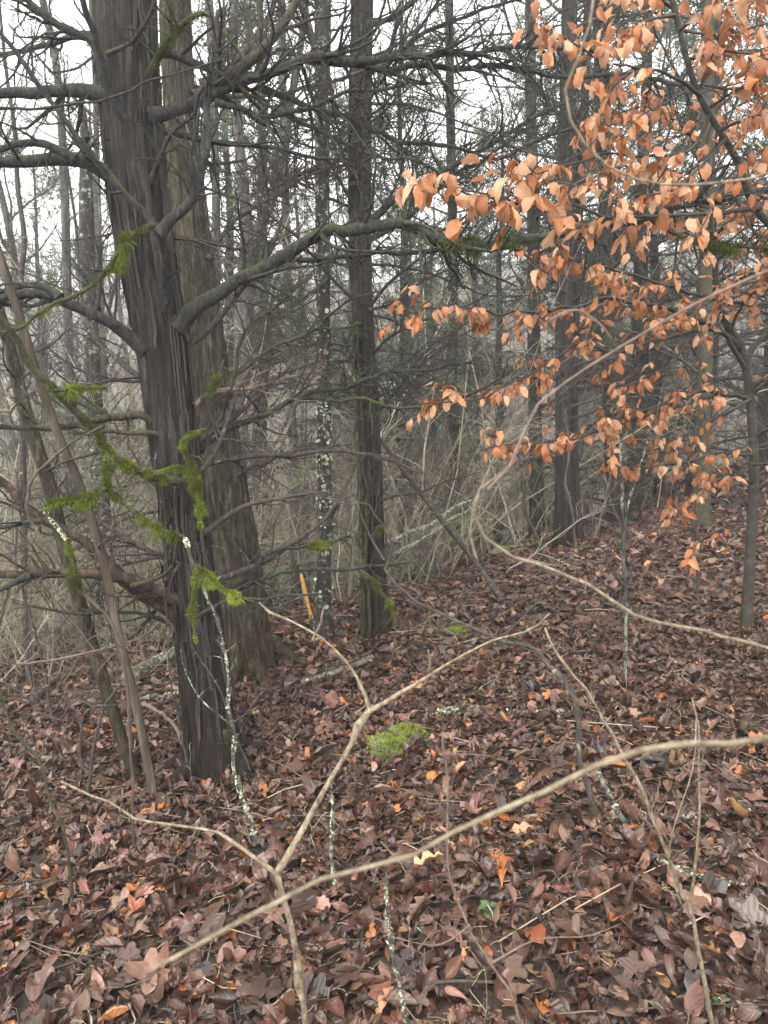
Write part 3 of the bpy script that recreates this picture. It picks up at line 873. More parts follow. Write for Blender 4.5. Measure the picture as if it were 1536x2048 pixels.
# low limbs with stripped bark
limb(A, [(375, 1205), (330, 1190), (268, 1163), (210, 1152), (150, 1150), (60, 1152), (0, 1146), (-90, 1140)], (3.4, 3.0), (30, 15), M_PEEL, (7, .32), label='low dead limb with stripped reddish wood')
limb(A, [(372, 1235), (335, 1220), (282, 1190), (212, 1120), (150, 1072), (85, 1040), (30, 990), (-40, 930)], (3.42, 3.3), (30, 13), M_PEEL, (8, .34))
limb(A, [(60, 1150), (30, 1165), (0, 1180), (-50, 1200)], (3.1, 3.0), (13, 9), M_LIMB, (8, .25))
limb(A, [(85, 1042), (40, 1048), (0, 1055), (-60, 1050)], (3.3, 3.2), (10, 7), M_LIMB, (8, .25))
limb(A, [(265, 1172), (290, 1165), (325, 1150), (348, 1130), (350, 1105)], (3.2, 3.0), (9, 6), M_LIMBM, (4, .15))
limb(A, [(355, 1200), (340, 1190), (340, 1170), (352, 1140), (360, 1125), (352, 1122)], (3.0, 2.95), (6, 5), M_PEEL, (1, .1))
limb(A, [(400, 905), (430, 875), (500, 840), (600, 792), (675, 776), (768, 746), (870, 736), (940, 720)], (3.5, 3.9), (14, 6), M_LIMB, (12, .32))
limb(A, [(398, 905), (430, 850), (470, 745), (480, 700), (500, 660), (560, 600), (620, 545)], (3.5, 3.8), (10, 5), M_LIMBM, (10, .3))
limb(A, [(388, 812), (402, 800), (440, 785), (500, 780), (560, 760), (640, 735)], (3.45, 3.8), (10, 5), M_BROWN, (9, .3))
o, p_, r_ = limb(A, [(402, 798), (432, 770), (425, 760), (440, 745), (448, 720)], (3.4, 3.35), (7, 5), M_LIMBM, (6, .15))
moss(o, p_, r_, .1, .8, 3800, .022, .4, bright=1.1)
limb(A, [(595, 795), (660, 798), (730, 803), (820, 818), (893, 805), (968, 770), (1020, 748)], (3.7, 3.6), (8, 5), M_LIMBM, (9, .3))
o, p_, r_ = limb(A, [(455, 1190), (500, 1165), (540, 1155), (620, 1140), (720, 1138), (820, 1130)], (3.6, 3.4), (10, 5), M_LIMB, (8, .28))
o, p_, r_ = limb(A, [(460, 1185), (490, 1160), (520, 1120), (545, 1102), (600, 1095), (650, 1085), (700, 1075)], (3.6, 3.5), (9, 6), M_LIMB, (7, .25))
moss(o, p_, r_, .68, .95, 5000, .024, .6, bright=.9)
o, p_, r_ = limb(A, [(690, 1080), (702, 1100), (700, 1130)], (3.5, 3.5), (5, 3), M_LIMBM, (2, .1))
o, p_, r_ = limb(A, [(720, 1142), (745, 1158), (765, 1185), (785, 1215), (790, 1260), (782, 1330)], (3.4, 3.3), (6, 3), M_LIMBM, (3, .15))
moss(o, p_, r_, 0, .7, 2800, .02, .5, bright=.8)
limb(A, [(390, 1240), (420, 1215), (480, 1200), (560, 1195), (640, 1190)], (3.35, 3.1), (9, 4), M_LIMB, (9, .25))
o, p_, r_ = limb(A, [(345, 1250), (300, 1230), (240, 1222), (150, 1225), (60, 1210)], (3.4, 3.1), (9, 5), M_LIMB, (10, .3))
limb(A, [(350, 1262), (325, 1240), (270, 1280), (200, 1300), (100, 1320), (20, 1330)], (3.4, 3.1), (8, 4), M_BROWN, (9, .3))
# green base moss
o, p_, r_ = limb(A, [(450, 1555), (452, 1500), (450, 1460)], (3.37, 3.36), (16, 10), M_LIMBM, (0, .1), name='bark_strip')
moss(o, p_, r_, 0, 1, 5000, .016, .3, bright=.6)
# vines on the trunk
for pts in ([(380, 1556), (352, 1400), (330, 1250), (330, 1120), (318, 980), (312, 900)], [(500, 1540), (470, 1460), (440, 1380), (400, 1320), (378, 1290)], [(340, 1050), (350, 1090), (346, 1140)], [(352, 960), (350, 1010), (354, 1060), (350, 1100)]):
    limb(A, pts, (3.32, 3.3), (4, 3), M_DTWIG, (6, .15), sub=2, name='vine')

def auto_branches(tree, c, r, n, blen, t0, t1, m, up=.4, back=-.25, tw=14):
    pth = catmull(c, 80); R = catmull(np.column_stack([r, r, r]), 80)[:, 0]
    done = 0
    while done < n:
        a, ra = grow(pth, R, 1, blen, 74, 16, up * rng.uniform(-.3, 1), .24, t0, t1, .16, .004, taper=.1)
        if (a[0, -1] - a[0, 0])[1] < back * blen: continue
        mb = tubes(MB(), a, ra, 7)
        b_, rb = grow(a, ra, tw, blen * .34, 55, 9, .25, .34, rmin=.0018, tmin=.1); tubes(mb, b_, rb, 4)
        c_, rc = grow(b_, rb, 6, blen * .15, 50, 6, .1, .36, rmin=.0011); tubes(mb, c_, rc, 3)
        d_, rd = grow(c_, rc, 3, blen * .07, 50, 4, .0, .36, rmin=.0008); tubes(mb, d_, rd, 3)
        part('branch', mb, m, tree)
        done += 1
auto_branches(A, cA, rA, 14, 1.9, .44, .85, M_LIMB)
auto_branches(A, cA, rA, 13, 1.2, .13, .40, M_DTWIG, up=.1, back=-.1, tw=10)

# --- ridged hardwood behind it
cB, rB, fB = trunk_px([(498, 1335, 104), (488, 1250, 92), (470, 1100, 88), (442, 950, 86), (420, 800, 84), (402, 650, 76), (384, 500, 70), (370, 350, 62), (358, 200, 56), (350, 50, 54), (347, -60, 50)], 4.95, 3)
B = thing('ridged_tree', 'olive brown trunk with deeply ridged bark standing close behind the biggest cedar', 'tree', fB)
part('trunk', trunk_mb(cB, rB, 320, 180, 'ridge', .22), M_RIDGE, B)
roots(B, fB, .15, 5, M_RIDGE, .2)
limb(B, [(385, 190), (440, 160), (480, 120), (520, 60), (560, -20)], (4.9, 5.2), (13, 9), M_DTWIG, (9, .5))
limb(B, [(430, 780), (490, 735), (560, 690), (640, 660), (720, 650)], (4.9, 5.2), (11, 5), M_LIMBM, (10, .45))
limb(B, [(452, 960), (520, 930), (600, 900), (700, 890)], (4.9, 4.6), (9, 4), M_DTWIG, (10, .4))
limb(B, [(415, 520), (470, 440), (540, 390), (620, 350), (700, 330)], (4.9, 5.3), (11, 5), M_DTWIG, (10, .5))

# --- slender dark trunk with lichen plates
cC, rC, fC = trunk_px([(645, 1285, 40), (646, 1180, 30), (652, 1050, 28), (649, 950, 27), (648, 800, 26), (647, 650, 27), (646, 500, 28), (645, 350, 27), (644, 200, 28), (645, 50, 30), (646, -60, 28)], 5.35, 3)
Ct = thing('lichen_tree', 'slender dark trunk blotched with pale lichen plates and a short stub on its right', 'tree', fC)
o = part('trunk', trunk_mb(cC, rC, 170, 40, 'knobby', .3), M_LICHT, Ct)
lichen(o, catmull(cC, 120), catmull(np.column_stack([rC, rC, rC]), 120)[:, 0], .06, .33, 200, .034)
lichen(o, catmull(cC, 120), catmull(np.column_stack([rC, rC, rC]), 120)[:, 0], .33, .6, 80, .030)
limb(Ct, [(655, 1040), (664, 1025), (676, 1008)], (5.3, 5.2), (16, 9), M_LICHT, (0, .1), label='short broken stub')
limb(Ct, [(650, 345), (690, 300), (730, 270), (790, 200)], (5.3, 5.0), (9, 4), M_DTWIG, (10, .4))
limb(Ct, [(642, 330), (600, 350), (560, 370), (500, 390)], (5.3, 5.6), (9, 4), M_DTWIG, (10, .4))
limb(Ct, [(640, 130), (622, 70), (606, 0), (600, -50)], (5.35, 5.3), (17, 14), M_LICHT, (8, .4))
limb(Ct, [(648, 640), (700, 600), (760, 580)], (5.3, 5.0), (6, 3), M_DTWIG, (10, .35))
limb(Ct, [(655, 560), (600, 600), (540, 640)], (5.3, 5.1), (6, 3), M_DTWIG, (10, .35))

# --- straight cedar with a stringy mossy left side
cD, rD, fD = trunk_px([(752, 1285, 56), (750, 1200, 46), (746, 1100, 44), (742, 950, 44), (735, 800, 42), (727, 650, 40), (722, 500, 40), (720, 350, 42), (721, 200, 42), (724, 50, 40), (725, -60, 38)], 5.45, 3.2)
D = thing('straight_cedar', 'straight dark cedar with stringy bark beside the lichen blotched trunk', 'tree', fD)
part('trunk', trunk_mb(cD, rD, 180, 64, 'strip', .55), M_CEDAR, D)
bark_strips(D, cD, rD, 200)
for off in (-17, -9, 12):
    o, p_, r_ = limb(D, [(752 + off * 1.6, 1290), (744 + off, 1150), (737 + off, 980), (729 + off, 800), (722 + off, 640)], (5.33, 5.33), (9, 5), M_LIMBM if off < 0 else M_CEDAR, (0, .1), name='bark_strip', wig=1.6)
    if off < -10: moss(o, p_, r_, 0, .5, 1400, .02, .3, bright=.5)
o, p_, r_ = limb(D, [(720, 1290), (712, 1285), (700, 1292)], (5.3, 5.2), (30, 16), M_LIMBM, (0, .1), name='root')
moss(o, p_, r_, 0, 1, 4500, .02, .2, bright=.55)
limb(D, [(735, 450), (768, 420), (850, 365), (925, 322), (1010, 270), (1080, 225), (1160, 190)], (5.4, 5.0), (15, 6), M_LIMB, (10, .5))
limb(D, [(735, 480), (780, 455), (860, 395), (920, 345), (1000, 300), (1060, 250)], (5.4, 5.2), (11, 5), M_LIMB, (10, .5))
limb(D, [(730, 380), (700, 340), (680, 290), (690, 240)], (5.4, 5.2), (8, 4), M_DTWIG, (10, .4))
limb(D, [(735, 50), (768, 40), (820, 10), (860, -30)], (5.4, 5.2), (11, 7), M_LIMB, (10, .5))
limb(D, [(732, 150), (800, 100), (880, 50), (960, 20), (1040, 0)], (5.4, 5.1), (10, 5), M_LIMB, (12, .5))
limb(D, [(738, 620), (800, 600), (850, 560), (900, 540)], (5.4, 5.3), (6, 3), M_DTWIG, (12, .4))
limb(D, [(740, 800), (800, 770), (880, 700), (960, 650)], (5.4, 5.2), (7, 3), M_DTWIG, (12, .4))
limb(D, [(715, 720), (670, 700), (600, 690), (540, 700)], (5.4, 5.2), (6, 3), M_DTWIG, (12, .4))
limb(D, [(760, 1000), (830, 985), (900, 960), (960, 940)], (5.4, 5.2), (6, 3), M_DTWIG, (10, .35))
limb(D, [(720, 260), (650, 240), (590, 235), (540, 215)], (5.4, 5.6), (8, 4), M_DTWIG, (12, .45))
o, p_, r_ = limb(D, [(752, 1060), (770, 1050), (760, 1060), (740, 1075)], (5.2, 5.1), (6, 4), M_LIMBM, (2, .1))
moss(o, p_, r_, 0, 1, 3500, .03, .6, bright=.7)

auto_branches(D, cD, rD, 38, 1.9, .22, .85, M_LIMB, back=-.6)
auto_branches(Ct, cC, rC, 18, 1.3, .30, .85, M_DTWIG, back=-.6, tw=10)
auto_branches(B, cB, rB, 10, 1.8, .45, .85, M_DTWIG, back=-.2, tw=10)

def crown_parts(pth, R, bm, n_, blen, t0, wd=.0085, bl=(.05, .12), taper=.78):
    """green sprays on the upper limbs: small needle blades along fine twigs"""
    a, ra = grow(pth, R, n_, blen, 66, 9, .25, .2, t0, .99, .3, .004, taper=taper); tubes(bm, a, ra, 4)
    cm = MB()
    b_, rb = grow(a, ra, 11, blen * .28, 46, 6, .1, .22, .2, 1, .4, .002, taper=.3); tubes(bm, b_, rb, 3)
    c_, rc = grow(b_, rb, 5, blen * .11, 42, 4, .15, .25, .15, 1, rmin=.0015)
    n = len(c_)
    m = 5
    idx = np.repeat(np.arange(n), m); t = rng.uniform(0, 1, n * m) * 3; k = np.minimum(t.astype(int), 2); u = (t - k)[:, None]
    p = c_[idx, k] * (1 - u) + c_[idx, k + 1] * u
    T = unit(c_[idx, k + 1] - c_[idx, k])
    d = unit(T * .8 + rng.normal(size=p.shape) * .6); s = unit(np.cross(d, rng.normal(size=p.shape))) * wd
    L_ = rng.uniform(bl[0], bl[1], (len(p), 1))
    V = np.stack([p - s, p + s, p + d * L_], 1)
    gc = np.array([[.075, .11, .06], [.09, .132, .072], [.105, .145, .085], [.06, .085, .05]])
    tc_ = np.repeat(gc[rng.integers(0, 4, n)] * rng.uniform(.75, 1.3, n)[:, None], m, 0)
    cm.add(V.reshape(-1, 3), None, np.arange(len(p) * 3).reshape(-1, 3), np.repeat(tc_, 3, 0))
    return cm

# --- the right hand group of cedars
def far_cedar(pts, Y, name, label, cat, n=16, style='strip', m=M_CEDAR, blen=1.0, sides=36, flare=.4, tint=(1, 1, 1), crown=0):
    c, r, f = trunk_px(pts, Y, 3 if pts[-1][1] < 200 else .4)
    t = thing(name, label, cat, f)
    part('trunk', trunk_mb(c, r, 120, sides, style, flare, tint), m, t)
    pth = catmull(c, 60); R = catmull(np.column_stack([r, r, r]), 60)[:, 0]
    n = int(n * 1.8); blen *= 1.25
    for i in range(n):
        a, ra = grow(pth, R, 1, blen, 75, 12, rng.uniform(-.3, .5), .32, .18, .8, .22, .004, taper=.2)
        mb = tubes(MB(), a, ra, 6)
        b_, rb = grow(a, ra, 16, blen * .4, 55, 6, .1, .35, rmin=.0018)
        tubes(mb, b_, rb, 4)
        c_, rc = grow(b_, rb, 4, blen * .18, 50, 4, 0, .35, rmin=.0011)
        tubes(mb, c_, rc, 3)
        part('branch', mb, M_LIMB if rng.random() < .7 else M_DTWIG, t)
    if crown:
        bm = MB()
        cm = crown_parts(pth, R, bm, crown, 2.0, .42, .005, (.03, .075), .3)
        o = part('crown_twigs', bm, M_DTWIG, t, kind='stuff'); o = part('crown', cm, M_CROWN, t, kind='stuff')
    return t
far_cedar([(1124, 1118, 40), (1126, 1000, 32), (1126, 850, 30), (1128, 700, 32), (1130, 500, 32), (1134, 300, 30), (1138, 100, 28), (1140, -60, 26)], 8.6, 'twin_cedar', 'left stem of the fused pair of reddish dark cedars right of the leaning pole', 'tree', crown=34)
far_cedar([(1152, 1112, 38), (1148, 1000, 26), (1144, 850, 24), (1150, 600, 20), (1158, 400, 18), (1170, 200, 16), (1178, -40, 14)], 8.75, 'twin_cedar', 'right stem of the fused pair of reddish dark cedars, behind the vine', 'tree', n=8)
far_cedar([(1238, 1080, 40), (1226, 980, 28), (1220, 850, 26), (1216, 700, 25), (1212, 500, 26), (1208, 300, 26), (1202, 100, 26), (1198, -50, 24)], 9.1, 'dark_cedar', 'dark cedar with a pale vine at its foot just right of the fused pair', 'tree', n=12, crown=30)
far_cedar([(1073, 1045, 30), (1072, 950, 26), (1070, 800, 24), (1068, 600, 24), (1066, 400, 22), (1062, 200, 20), (1060, -40, 18)], 11.0, 'dark_cedar', 'slim dark cedar seen just left of and behind the fused pair', 'tree', n=10, blen=1.2, crown=34)
far_cedar([(1405, 985, 30), (1406, 900, 27), (1407, 800, 26), (1410, 700, 28), (1412, 500, 26), (1414, 300, 24), (1416, 0, 22)], 8.2, 'dark_cedar', 'dark trunk behind the orange beech leaves, partly green with algae', 'tree', n=10, m=M_LIMBM)
far_cedar([(1318, 960, 20), (1316, 800, 18), (1314, 600, 15), (1304, 420, 9), (1290, 300, 5)], 12.0, 'dark_cedar', 'thin far cedar between the vine footed cedar and the algae green trunk', 'tree', n=9, blen=1.2)
far_cedar([(910, 990, 22), (909, 900, 19), (908, 780, 18), (906, 600, 18), (904, 400, 17), (900, 200, 16), (898, -40, 15)], 12.0, 'dark_cedar', 'thin dark cedar trunk in the haze above the fallen lichen logs', 'tree', n=10, blen=1.2, crown=34)
far_cedar([(590, 1010, 20), (588, 900, 18), (582, 800, 17), (578, 650, 17), (572, 450, 16), (566, 200, 15), (562, -20, 14)], 9.5, 'bare_tree', 'grey trunk just left of the slender lichen blotched trunk, further back', 'tree', n=8, m=M_BG, style='knobby')
far_cedar([(612, 1000, 14), (608, 850, 12), (606, 700, 11), (600, 520, 8), (590, 380, 5)], 10.5, 'bare_tree', 'thinner grey trunk pressed between two trunks behind the yellow stake', 'tree', n=7, m=M_BG, style='knobby')
far_cedar([(955, 985, 13), (953, 850, 12), (952, 700, 11), (950, 560, 7), (940, 470, 4)], 13.0, 'bare_tree', 'very thin pale trunk right of the thin cedar above the lichen logs', 'tree', n=7, m=M_BG, style='knobby', blen=1.2)
far_cedar([(868, 1010, 11), (866, 850, 10), (868, 700, 9), (862, 560, 6), (868, 450, 4)], 12.5, 'bare_tree', 'very thin trunk left of the thin cedar above the lichen logs', 'tree', n=7, m=M_BG, style='knobby', blen=1.2)
# forked tree
fk = far_cedar([(478, 1000, 30), (482, 800, 32), (488, 620, 34), (497, 520, 38), (492, 430, 22), (482, 330, 20), (472, 180, 16), (468, 60, 14), (470, -30, 13)], 8.2, 'forked_tree', 'grey tree whose trunk forks into two steep stems right of the ridged trunk', 'tree', n=7, m=M_BG, style='knobby')
limb(fk, [(497, 520), (520, 450), (545, 390), (562, 320), (580, 220), (600, 100), (610, -20)], (8.2, 8.3), (24, 10), M_BG, (7, .6), name='fork_stem')
# left side trees
far_cedar([(205, 1080, 36), (198, 950, 34), (188, 800, 32), (180, 650, 30), (174, 500, 28), (172, 400, 26), (170, 320, 20)], 6.6, 'broken_tree', 'dark knobby trunk left of the biggest cedar, seen against the pale hillside', 'tree', n=9, style='knobby', m=M_LICHT)
far_cedar([(150, 1150, 20), (140, 900, 18), (135, 600, 16), (128, 350, 15), (115, 150, 14), (90, 20, 13), (70, -60, 12)], 8.5, 'bare_tree', 'grey trunk curving left near the top, behind the knobby dark trunk', 'tree', n=9, style='knobby', m=M_BG)
far_cedar([(225, 1100, 15), (210, 800, 13), (202, 600, 12), (195, 380, 11), (190, 150, 10), (180, -40, 9)], 10.5, 'bare_tree', 'thin far trunk seen between the knobby dark trunk and the biggest cedar', 'tree', n=8, style='knobby', m=M_BG)
far_cedar([(50, 1190, 14), (45, 900, 12), (40, 600, 10), (48, 480, 10), (36, 380, 9), (28, 250, 8), (10, 120, 6)], 5.4, 'sapling', 'thin crooked dark sapling rising at the far left edge of the hillside view', 'sapling', n=6, style='knobby', m=M_DTWIG, blen=.7, sides=16)
far_cedar([(425, 1000, 18), (430, 700, 17), (432, 400, 16), (428, 250, 16), (425, 100, 16), (415, -30, 15)], 9.5, 'bare_tree', 'grey trunk showing right of the ridged trunk near its top', 'tree', n=8, style='knobby', m=M_BG)

# --- leaning snags at the left
def snag(pts, Y, name, label, cat, m, tw=(4, .3), style='strip', tip=True):
    c, r, f = trunk_px(pts, Y, 0)
    t = thing(name, label, cat, f)
    part('trunk', trunk_mb(c, r, 120, 34, style, .25), m, t)
    pth = catmull(c, 40); R = catmull(np.column_stack([r, r, r]), 40)[:, 0]
    for i in range(tw[0]):
        a, ra = grow(pth, R, 1, tw[1], 60, 10, .2, .4, .3, 1, .35, .002)
        mb = tubes(MB(), a, ra, 5)
        b_, rb = grow(a, ra, 6, tw[1] * .4, 50, 5, .1, .4, rmin=.001)
        tubes(mb, b_, rb, 3)
        part('branch', mb, m if rng.random() < .4 else M_DTWIG, t)
    return t
snag([(275, 1568, 26), (245, 1480, 24), (210, 1370, 25), (165, 1225, 26), (120, 1060, 26), (98, 970, 26), (50, 820, 25), (18, 690, 22), (-20, 560, 20)], (3.5, 3.6), 'leaning_snag', 'dark leaning dead trunk left of the biggest cedar, darker of the slanting pair', 'dead tree', M_RIDGE, (13, .6))
snag([(308, 1600, 18), (290, 1500, 18), (268, 1395, 18), (232, 1250, 18), (205, 1115, 17), (165, 985, 17), (115, 865, 17), (75, 750, 17), (35, 620, 17), (0, 515, 16), (-30, 430, 18)], (3.25, 3.0), 'leaning_snag', 'pale peeling leaning dead trunk left of the biggest cedar, nearer of the slanting pair', 'dead tree', M_SNAG, (9, .5))

# ================================================================== beech with orange leaves
BT = np.array([[.54, .215, .085], [.58, .27, .125], [.45, .155, .05], [.62, .36, .21], [.30, .105, .04], [.54, .29, .16]])
def spray(pth, R, n1, len1, leaves, lsize, out, flat=.45, droop=.7, skip=0.0, side_bias=1.0):
    n1 = int(n1 * 1.35); lsize *= .71; len1 *= 1.15
    """side twigs and leaves along a branch; out = dict collecting twig tubes and leaves"""
    a, ra = grow(pth, R, n1, len1, 48, 7, -.05, .22, tmin=max(.12, skip), rr=.4, rmin=.0011, flat=flat, taper=.45)
    tubes(out['mb'], a, ra, 4)
    for (PP, cnt, lo) in ((a, leaves, .15), (pth[None], int(leaves * 2), max(.25, skip)), (pth[None, -max(6, len(pth) // 3):], int(leaves * 2), .1)):
        M, K, _ = PP.shape
        idx = np.repeat(np.arange(M), cnt)
        N = len(idx)
        t = rng.uniform(lo, 1.0, N)
        f = t * (K - 1); k = np.minimum(f.astype(int), K - 2); u = (f - k)[:, None]
        p = PP[idx, k] * (1 - u) + PP[idx, k + 1] * u
        T = unit(PP[idx, k + 1] - PP[idx, k])
        sd = unit(np.cross(T, np.array([0, 0, 1.0]))) * rng.choice([-1, 1], N)[:, None]
        ax = unit(T * rng.uniform(.2, .9, (N, 1)) + sd * rng.uniform(.2, .9, (N, 1)) + np.stack([np.zeros(N), np.zeros(N), -droop * rng.uniform(.2, 1.7, N)], -1) + rng.normal(size=(N, 3)) * .18)
        nr = unit(np.array([0, 0, 1.0]) + rng.normal(size=(N, 3)) * .42 + T * .25)
        L_ = lsize * np.clip(rng.normal(1, .2, N), .5, 1.45)
        pet = p + ax * .006
        out['pos'].append(pet); out['ax'].append(ax); out['nr'].append(nr); out['L'].append(L_)
        out['t'].append(BT[rng.integers(0, 6, N)] * rng.uniform(.72, 1.12, N)[:, None])
def new_out(): return {'mb': MB(), 'pos': [], 'ax': [], 'nr': [], 'L': [], 't': []}
beech_meshes = variant_meshes(BEECH_HI, 'leaf', M_BEECH)
def finish_leaves(o, out):
    pos = np.concatenate(out['pos']); ax = np.concatenate(out['ax']); nr = np.concatenate(out['nr']); L_ = np.concatenate(out['L']); t = np.concatenate(out['t'])
    a, s, n = frames(ax, nr)
    sx, sy, dd = screen(pos)
    vis = (sx > -10) & (sx < 1546) & (sy > -10) & (sy < 2050) & (dd > .2)
    key = np.where(vis, L_ / np.maximum(dd, .2), 0)
    order = np.argsort(-key)
    one = order[:300]
    for i in one:
        place_leaf('leaf', beech_meshes[rng.integers(0, 30)], pos[i], a[i], s[i], n[i], L_[i], t[i], o)
    rest = order[300:]
    if len(rest):
        mb = MB()
        scatter(mb, BEECH_HI, pos[rest], ax[rest], nr[rest], L_[rest], t[rest])
        mass('leaves', mb, M_BEECH, o)
    return len(pos)
def beech_branch(tree, out, pts, Y, w, n1, len1, leaves, lsize, skip=.0, droop=.7, flat=.4):
    o, p_, r_ = limb(tree, pts, Y, w, M_BEECHB, (0, .1), sides=7)
    spray(p_, r_, n1, len1, leaves, lsize, out, flat, droop, skip)
    return o

cJ, rJ, fJ = trunk_px([(1492, 1272, 24), (1496, 1180, 21), (1503, 1050, 19), (1508, 930, 18), (1502, 820, 17), (1496, 760, 17), (1488, 715, 18), (1478, 690, 16)], 4.3, 0)
J = thing('beech_sapling', 'young beech with a green stained slender trunk and drooping orange leaves', 'tree', fJ)
part('trunk', trunk_mb(cJ, rJ, 80, 28, 'knobby', .3), M_BEECHB, J)
oj = new_out()
limb(J, [(1480, 692), (1462, 660), (1440, 600), (1430, 520), (1415, 420), (1400, 300)], (4.3, 4.0), (18, 7), M_BEECHB, (0, .1))
limb(J, [(1490, 722), (1510, 690), (1526, 672), (1560, 640)], (4.3, 4.3), (13, 8), M_BEECHB, (0, .1))
limb(J, [(1500, 775), (1515, 765), (1536, 755), (1580, 735)], (4.3, 4.3), (10, 7), M_BEECHB, (0, .1))
beech_branch(J, oj, [(1500, 800), (1470, 788), (1420, 783), (1370, 790), (1300, 815), (1230, 835), (1180, 850)], (4.3, 3.6), (11, 4), 14, .30, 6, .080, skip=.15)
beech_branch(J, oj, [(1495, 742), (1440, 665), (1390, 660), (1330, 675), (1240, 700), (1160, 690), (1090, 730), (1020, 770), (940, 800), (840, 808)], (4.3, 3.3), (10, 2.5), 22, .26, 6, .078, skip=.2)
beech_branch(J, oj, [(1480, 690), (1400, 640), (1320, 615), (1220, 600), (1130, 620), (1060, 625), (960, 622), (880, 618), (815, 622)], (4.3, 3.1), (11, 2.5), 22, .24, 6, .082, skip=.22)
beech_branch(J, oj, [(1440, 600), (1370, 580), (1290, 560), (1230, 545), (1150, 520), (1080, 505)], (4.1, 3.0), (9, 3), 14, .28, 6, .085, skip=.2)
beech_branch(J, oj, [(1370, 792), (1300, 830), (1200, 862), (1100, 885), (1030, 892), (970, 898)], (4.0, 3.3), (7, 2.5), 14, .24, 6, .080, skip=.15)
beech_branch(J, oj, [(1505, 910), (1460, 905), (1400, 912), (1340, 930), (1270, 935)], (4.3, 3.7), (7, 3), 12, .28, 4, .085, skip=.2)
beech_branch(J, oj, [(1508, 965), (1470, 958), (1420, 965), (1370, 1000), (1360, 1030)], (4.3, 3.8), (6, 3), 9, .24, 4, .085, skip=.3)
beech_branch(J, oj, [(1500, 1050), (1450, 1060), (1400, 1080), (1375, 1120)], (4.3, 3.8), (5, 2), 5, .2, 2, .085, skip=.4)
beech_branch(J, oj, [(1500, 790), (1540, 760), (1600, 720), (1680, 700)], (4.3, 4.0), (9, 4), 10, .3, 5, .085)
beech_branch(J, oj, [(1505, 880), (1530, 860), (1600, 850), (1650, 870)], (4.3, 4.0), (8, 4), 10, .3, 5, .085)
beech_branch(J, oj, [(1440, 600), (1480, 560), (1530, 540), (1600, 520)], (4.1, 3.7), (8, 4), 14, .3, 6, .085)
beech_branch(J, oj, [(1560, 640), (1500, 610), (1430, 600), (1370, 640), (1310, 655)], (4.3, 3.6), (8, 3), 16, .3, 6, .085)
beech_branch(J, oj, [(1430, 520), (1380, 470), (1320, 440), (1260, 440)], (4.05, 3.6), (7, 3), 10, .28, 5, .085)
beech_branch(J, oj, [(1425, 480), (1470, 430), (1520, 400), (1570, 390)], (4.05, 3.7), (7, 3), 10, .28, 5, .085)
beech_branch(J, oj, [(1400, 300), (1350, 240), (1290, 215), (1230, 230)], (4.0, 3.7), (6, 3), 12, .3, 5, .085)
beech_branch(J, oj, [(1405, 330), (1450, 270), (1500, 240), (1560, 230)], (4.0, 3.7), (6, 3), 12, .3, 5, .085)
beech_branch(J, oj, [(1412, 400), (1360, 350), (1300, 330), (1230, 340), (1180, 370)], (4.0, 3.5), (6, 3), 12, .28, 5, .085)
for pts in ([(1400, 300), (1380, 200), (1330, 100), (1290, 20)], [(1405, 320), (1440, 200), (1490, 100), (1530, 20)], [(1410, 350), (1460, 330), (1520, 330), (1580, 320)], [(1430, 520), (1490, 490), (1540, 480), (1600, 470)], [(1462, 660), (1500, 590), (1550, 580), (1600, 590)], [(1500, 800), (1440, 830), (1380, 860), (1310, 900)], [(1505, 930), (1540, 930), (1600, 950)], [(1415, 420), (1460, 420), (1500, 450), (1560, 450)], [(1400, 640), (1350, 720), (1290, 760), (1220, 770)]):
    beech_branch(J, oj, pts, (4.15, 3.9), (6, 3), 7, .34, 3, .085)
part('twigs', oj['mb'], M_BEECHB, J, kind='stuff')
nJ = finish_leaves(J, oj)

# the nearer beech rooted outside the frame on the right
gk = float(ground(2.2, 2.55))
pk = np.array([[2.2, 2.55, gk - .1], [2.12, 2.57, gk + .6], [1.9, 2.6, 1.7], [1.68, 2.62, 2.05], P(1536, 445, 2.6), P(1470, 312, 2.55), P(1393, 178, 2.5), P(1345, 0, 2.45), P(1320, -110, 2.4)])
rk = np.array([.03, .028, .024, .02, .014, .0115, .0095, .0085, .007])
Kb = thing('overhanging_beech', 'dark stemmed beech overhanging from the right edge with large near orange leaves', 'tree', (2.2, 2.55, gk))
part('trunk', trunk_mb(pk, rk, 90, 20, 'knobby', .2), M_BEECHB, Kb)
ok = new_out()
beech_branch(Kb, ok, [(1520, 415), (1440, 430), (1360, 440), (1260, 440), (1180, 425), (1090, 405), (1000, 395), (920, 372), (830, 342)], (2.58, 2.2), (9, 2.5), 19, .18, 4, .088, skip=.35)
beech_branch(Kb, ok, [(1420, 225), (1380, 300), (1300, 315), (1200, 312), (1120, 330), (1040, 350)], (2.52, 2.3), (7, 2.5), 11, .2, 4, .074, skip=.25)
beech_branch(Kb, ok, [(1400, 190), (1340, 150), (1280, 130), (1200, 118), (1130, 80), (1080, 50)], (2.5, 1.9), (7, 2.5), 8, .15, 4, .066, skip=.35)
beech_branch(Kb, ok, [(1280, 130), (1230, 170), (1180, 230), (1150, 270)], (2.3, 2.2), (5, 2), 5, .14, 4, .066)
beech_branch(Kb, ok, [(1360, 60), (1400, 30), (1450, 10), (1500, -20)], (2.45, 2.2), (5, 3), 9, .2, 4, .07)
beech_branch(Kb, ok, [(1370, 120), (1430, 100), (1490, 110), (1560, 130)], (2.5, 2.2), (6, 3), 10, .2, 5, .07)
beech_branch(Kb, ok, [(1440, 260), (1490, 240), (1540, 230), (1600, 240)], (2.5, 2.3), (6, 3), 10, .2, 5, .07)
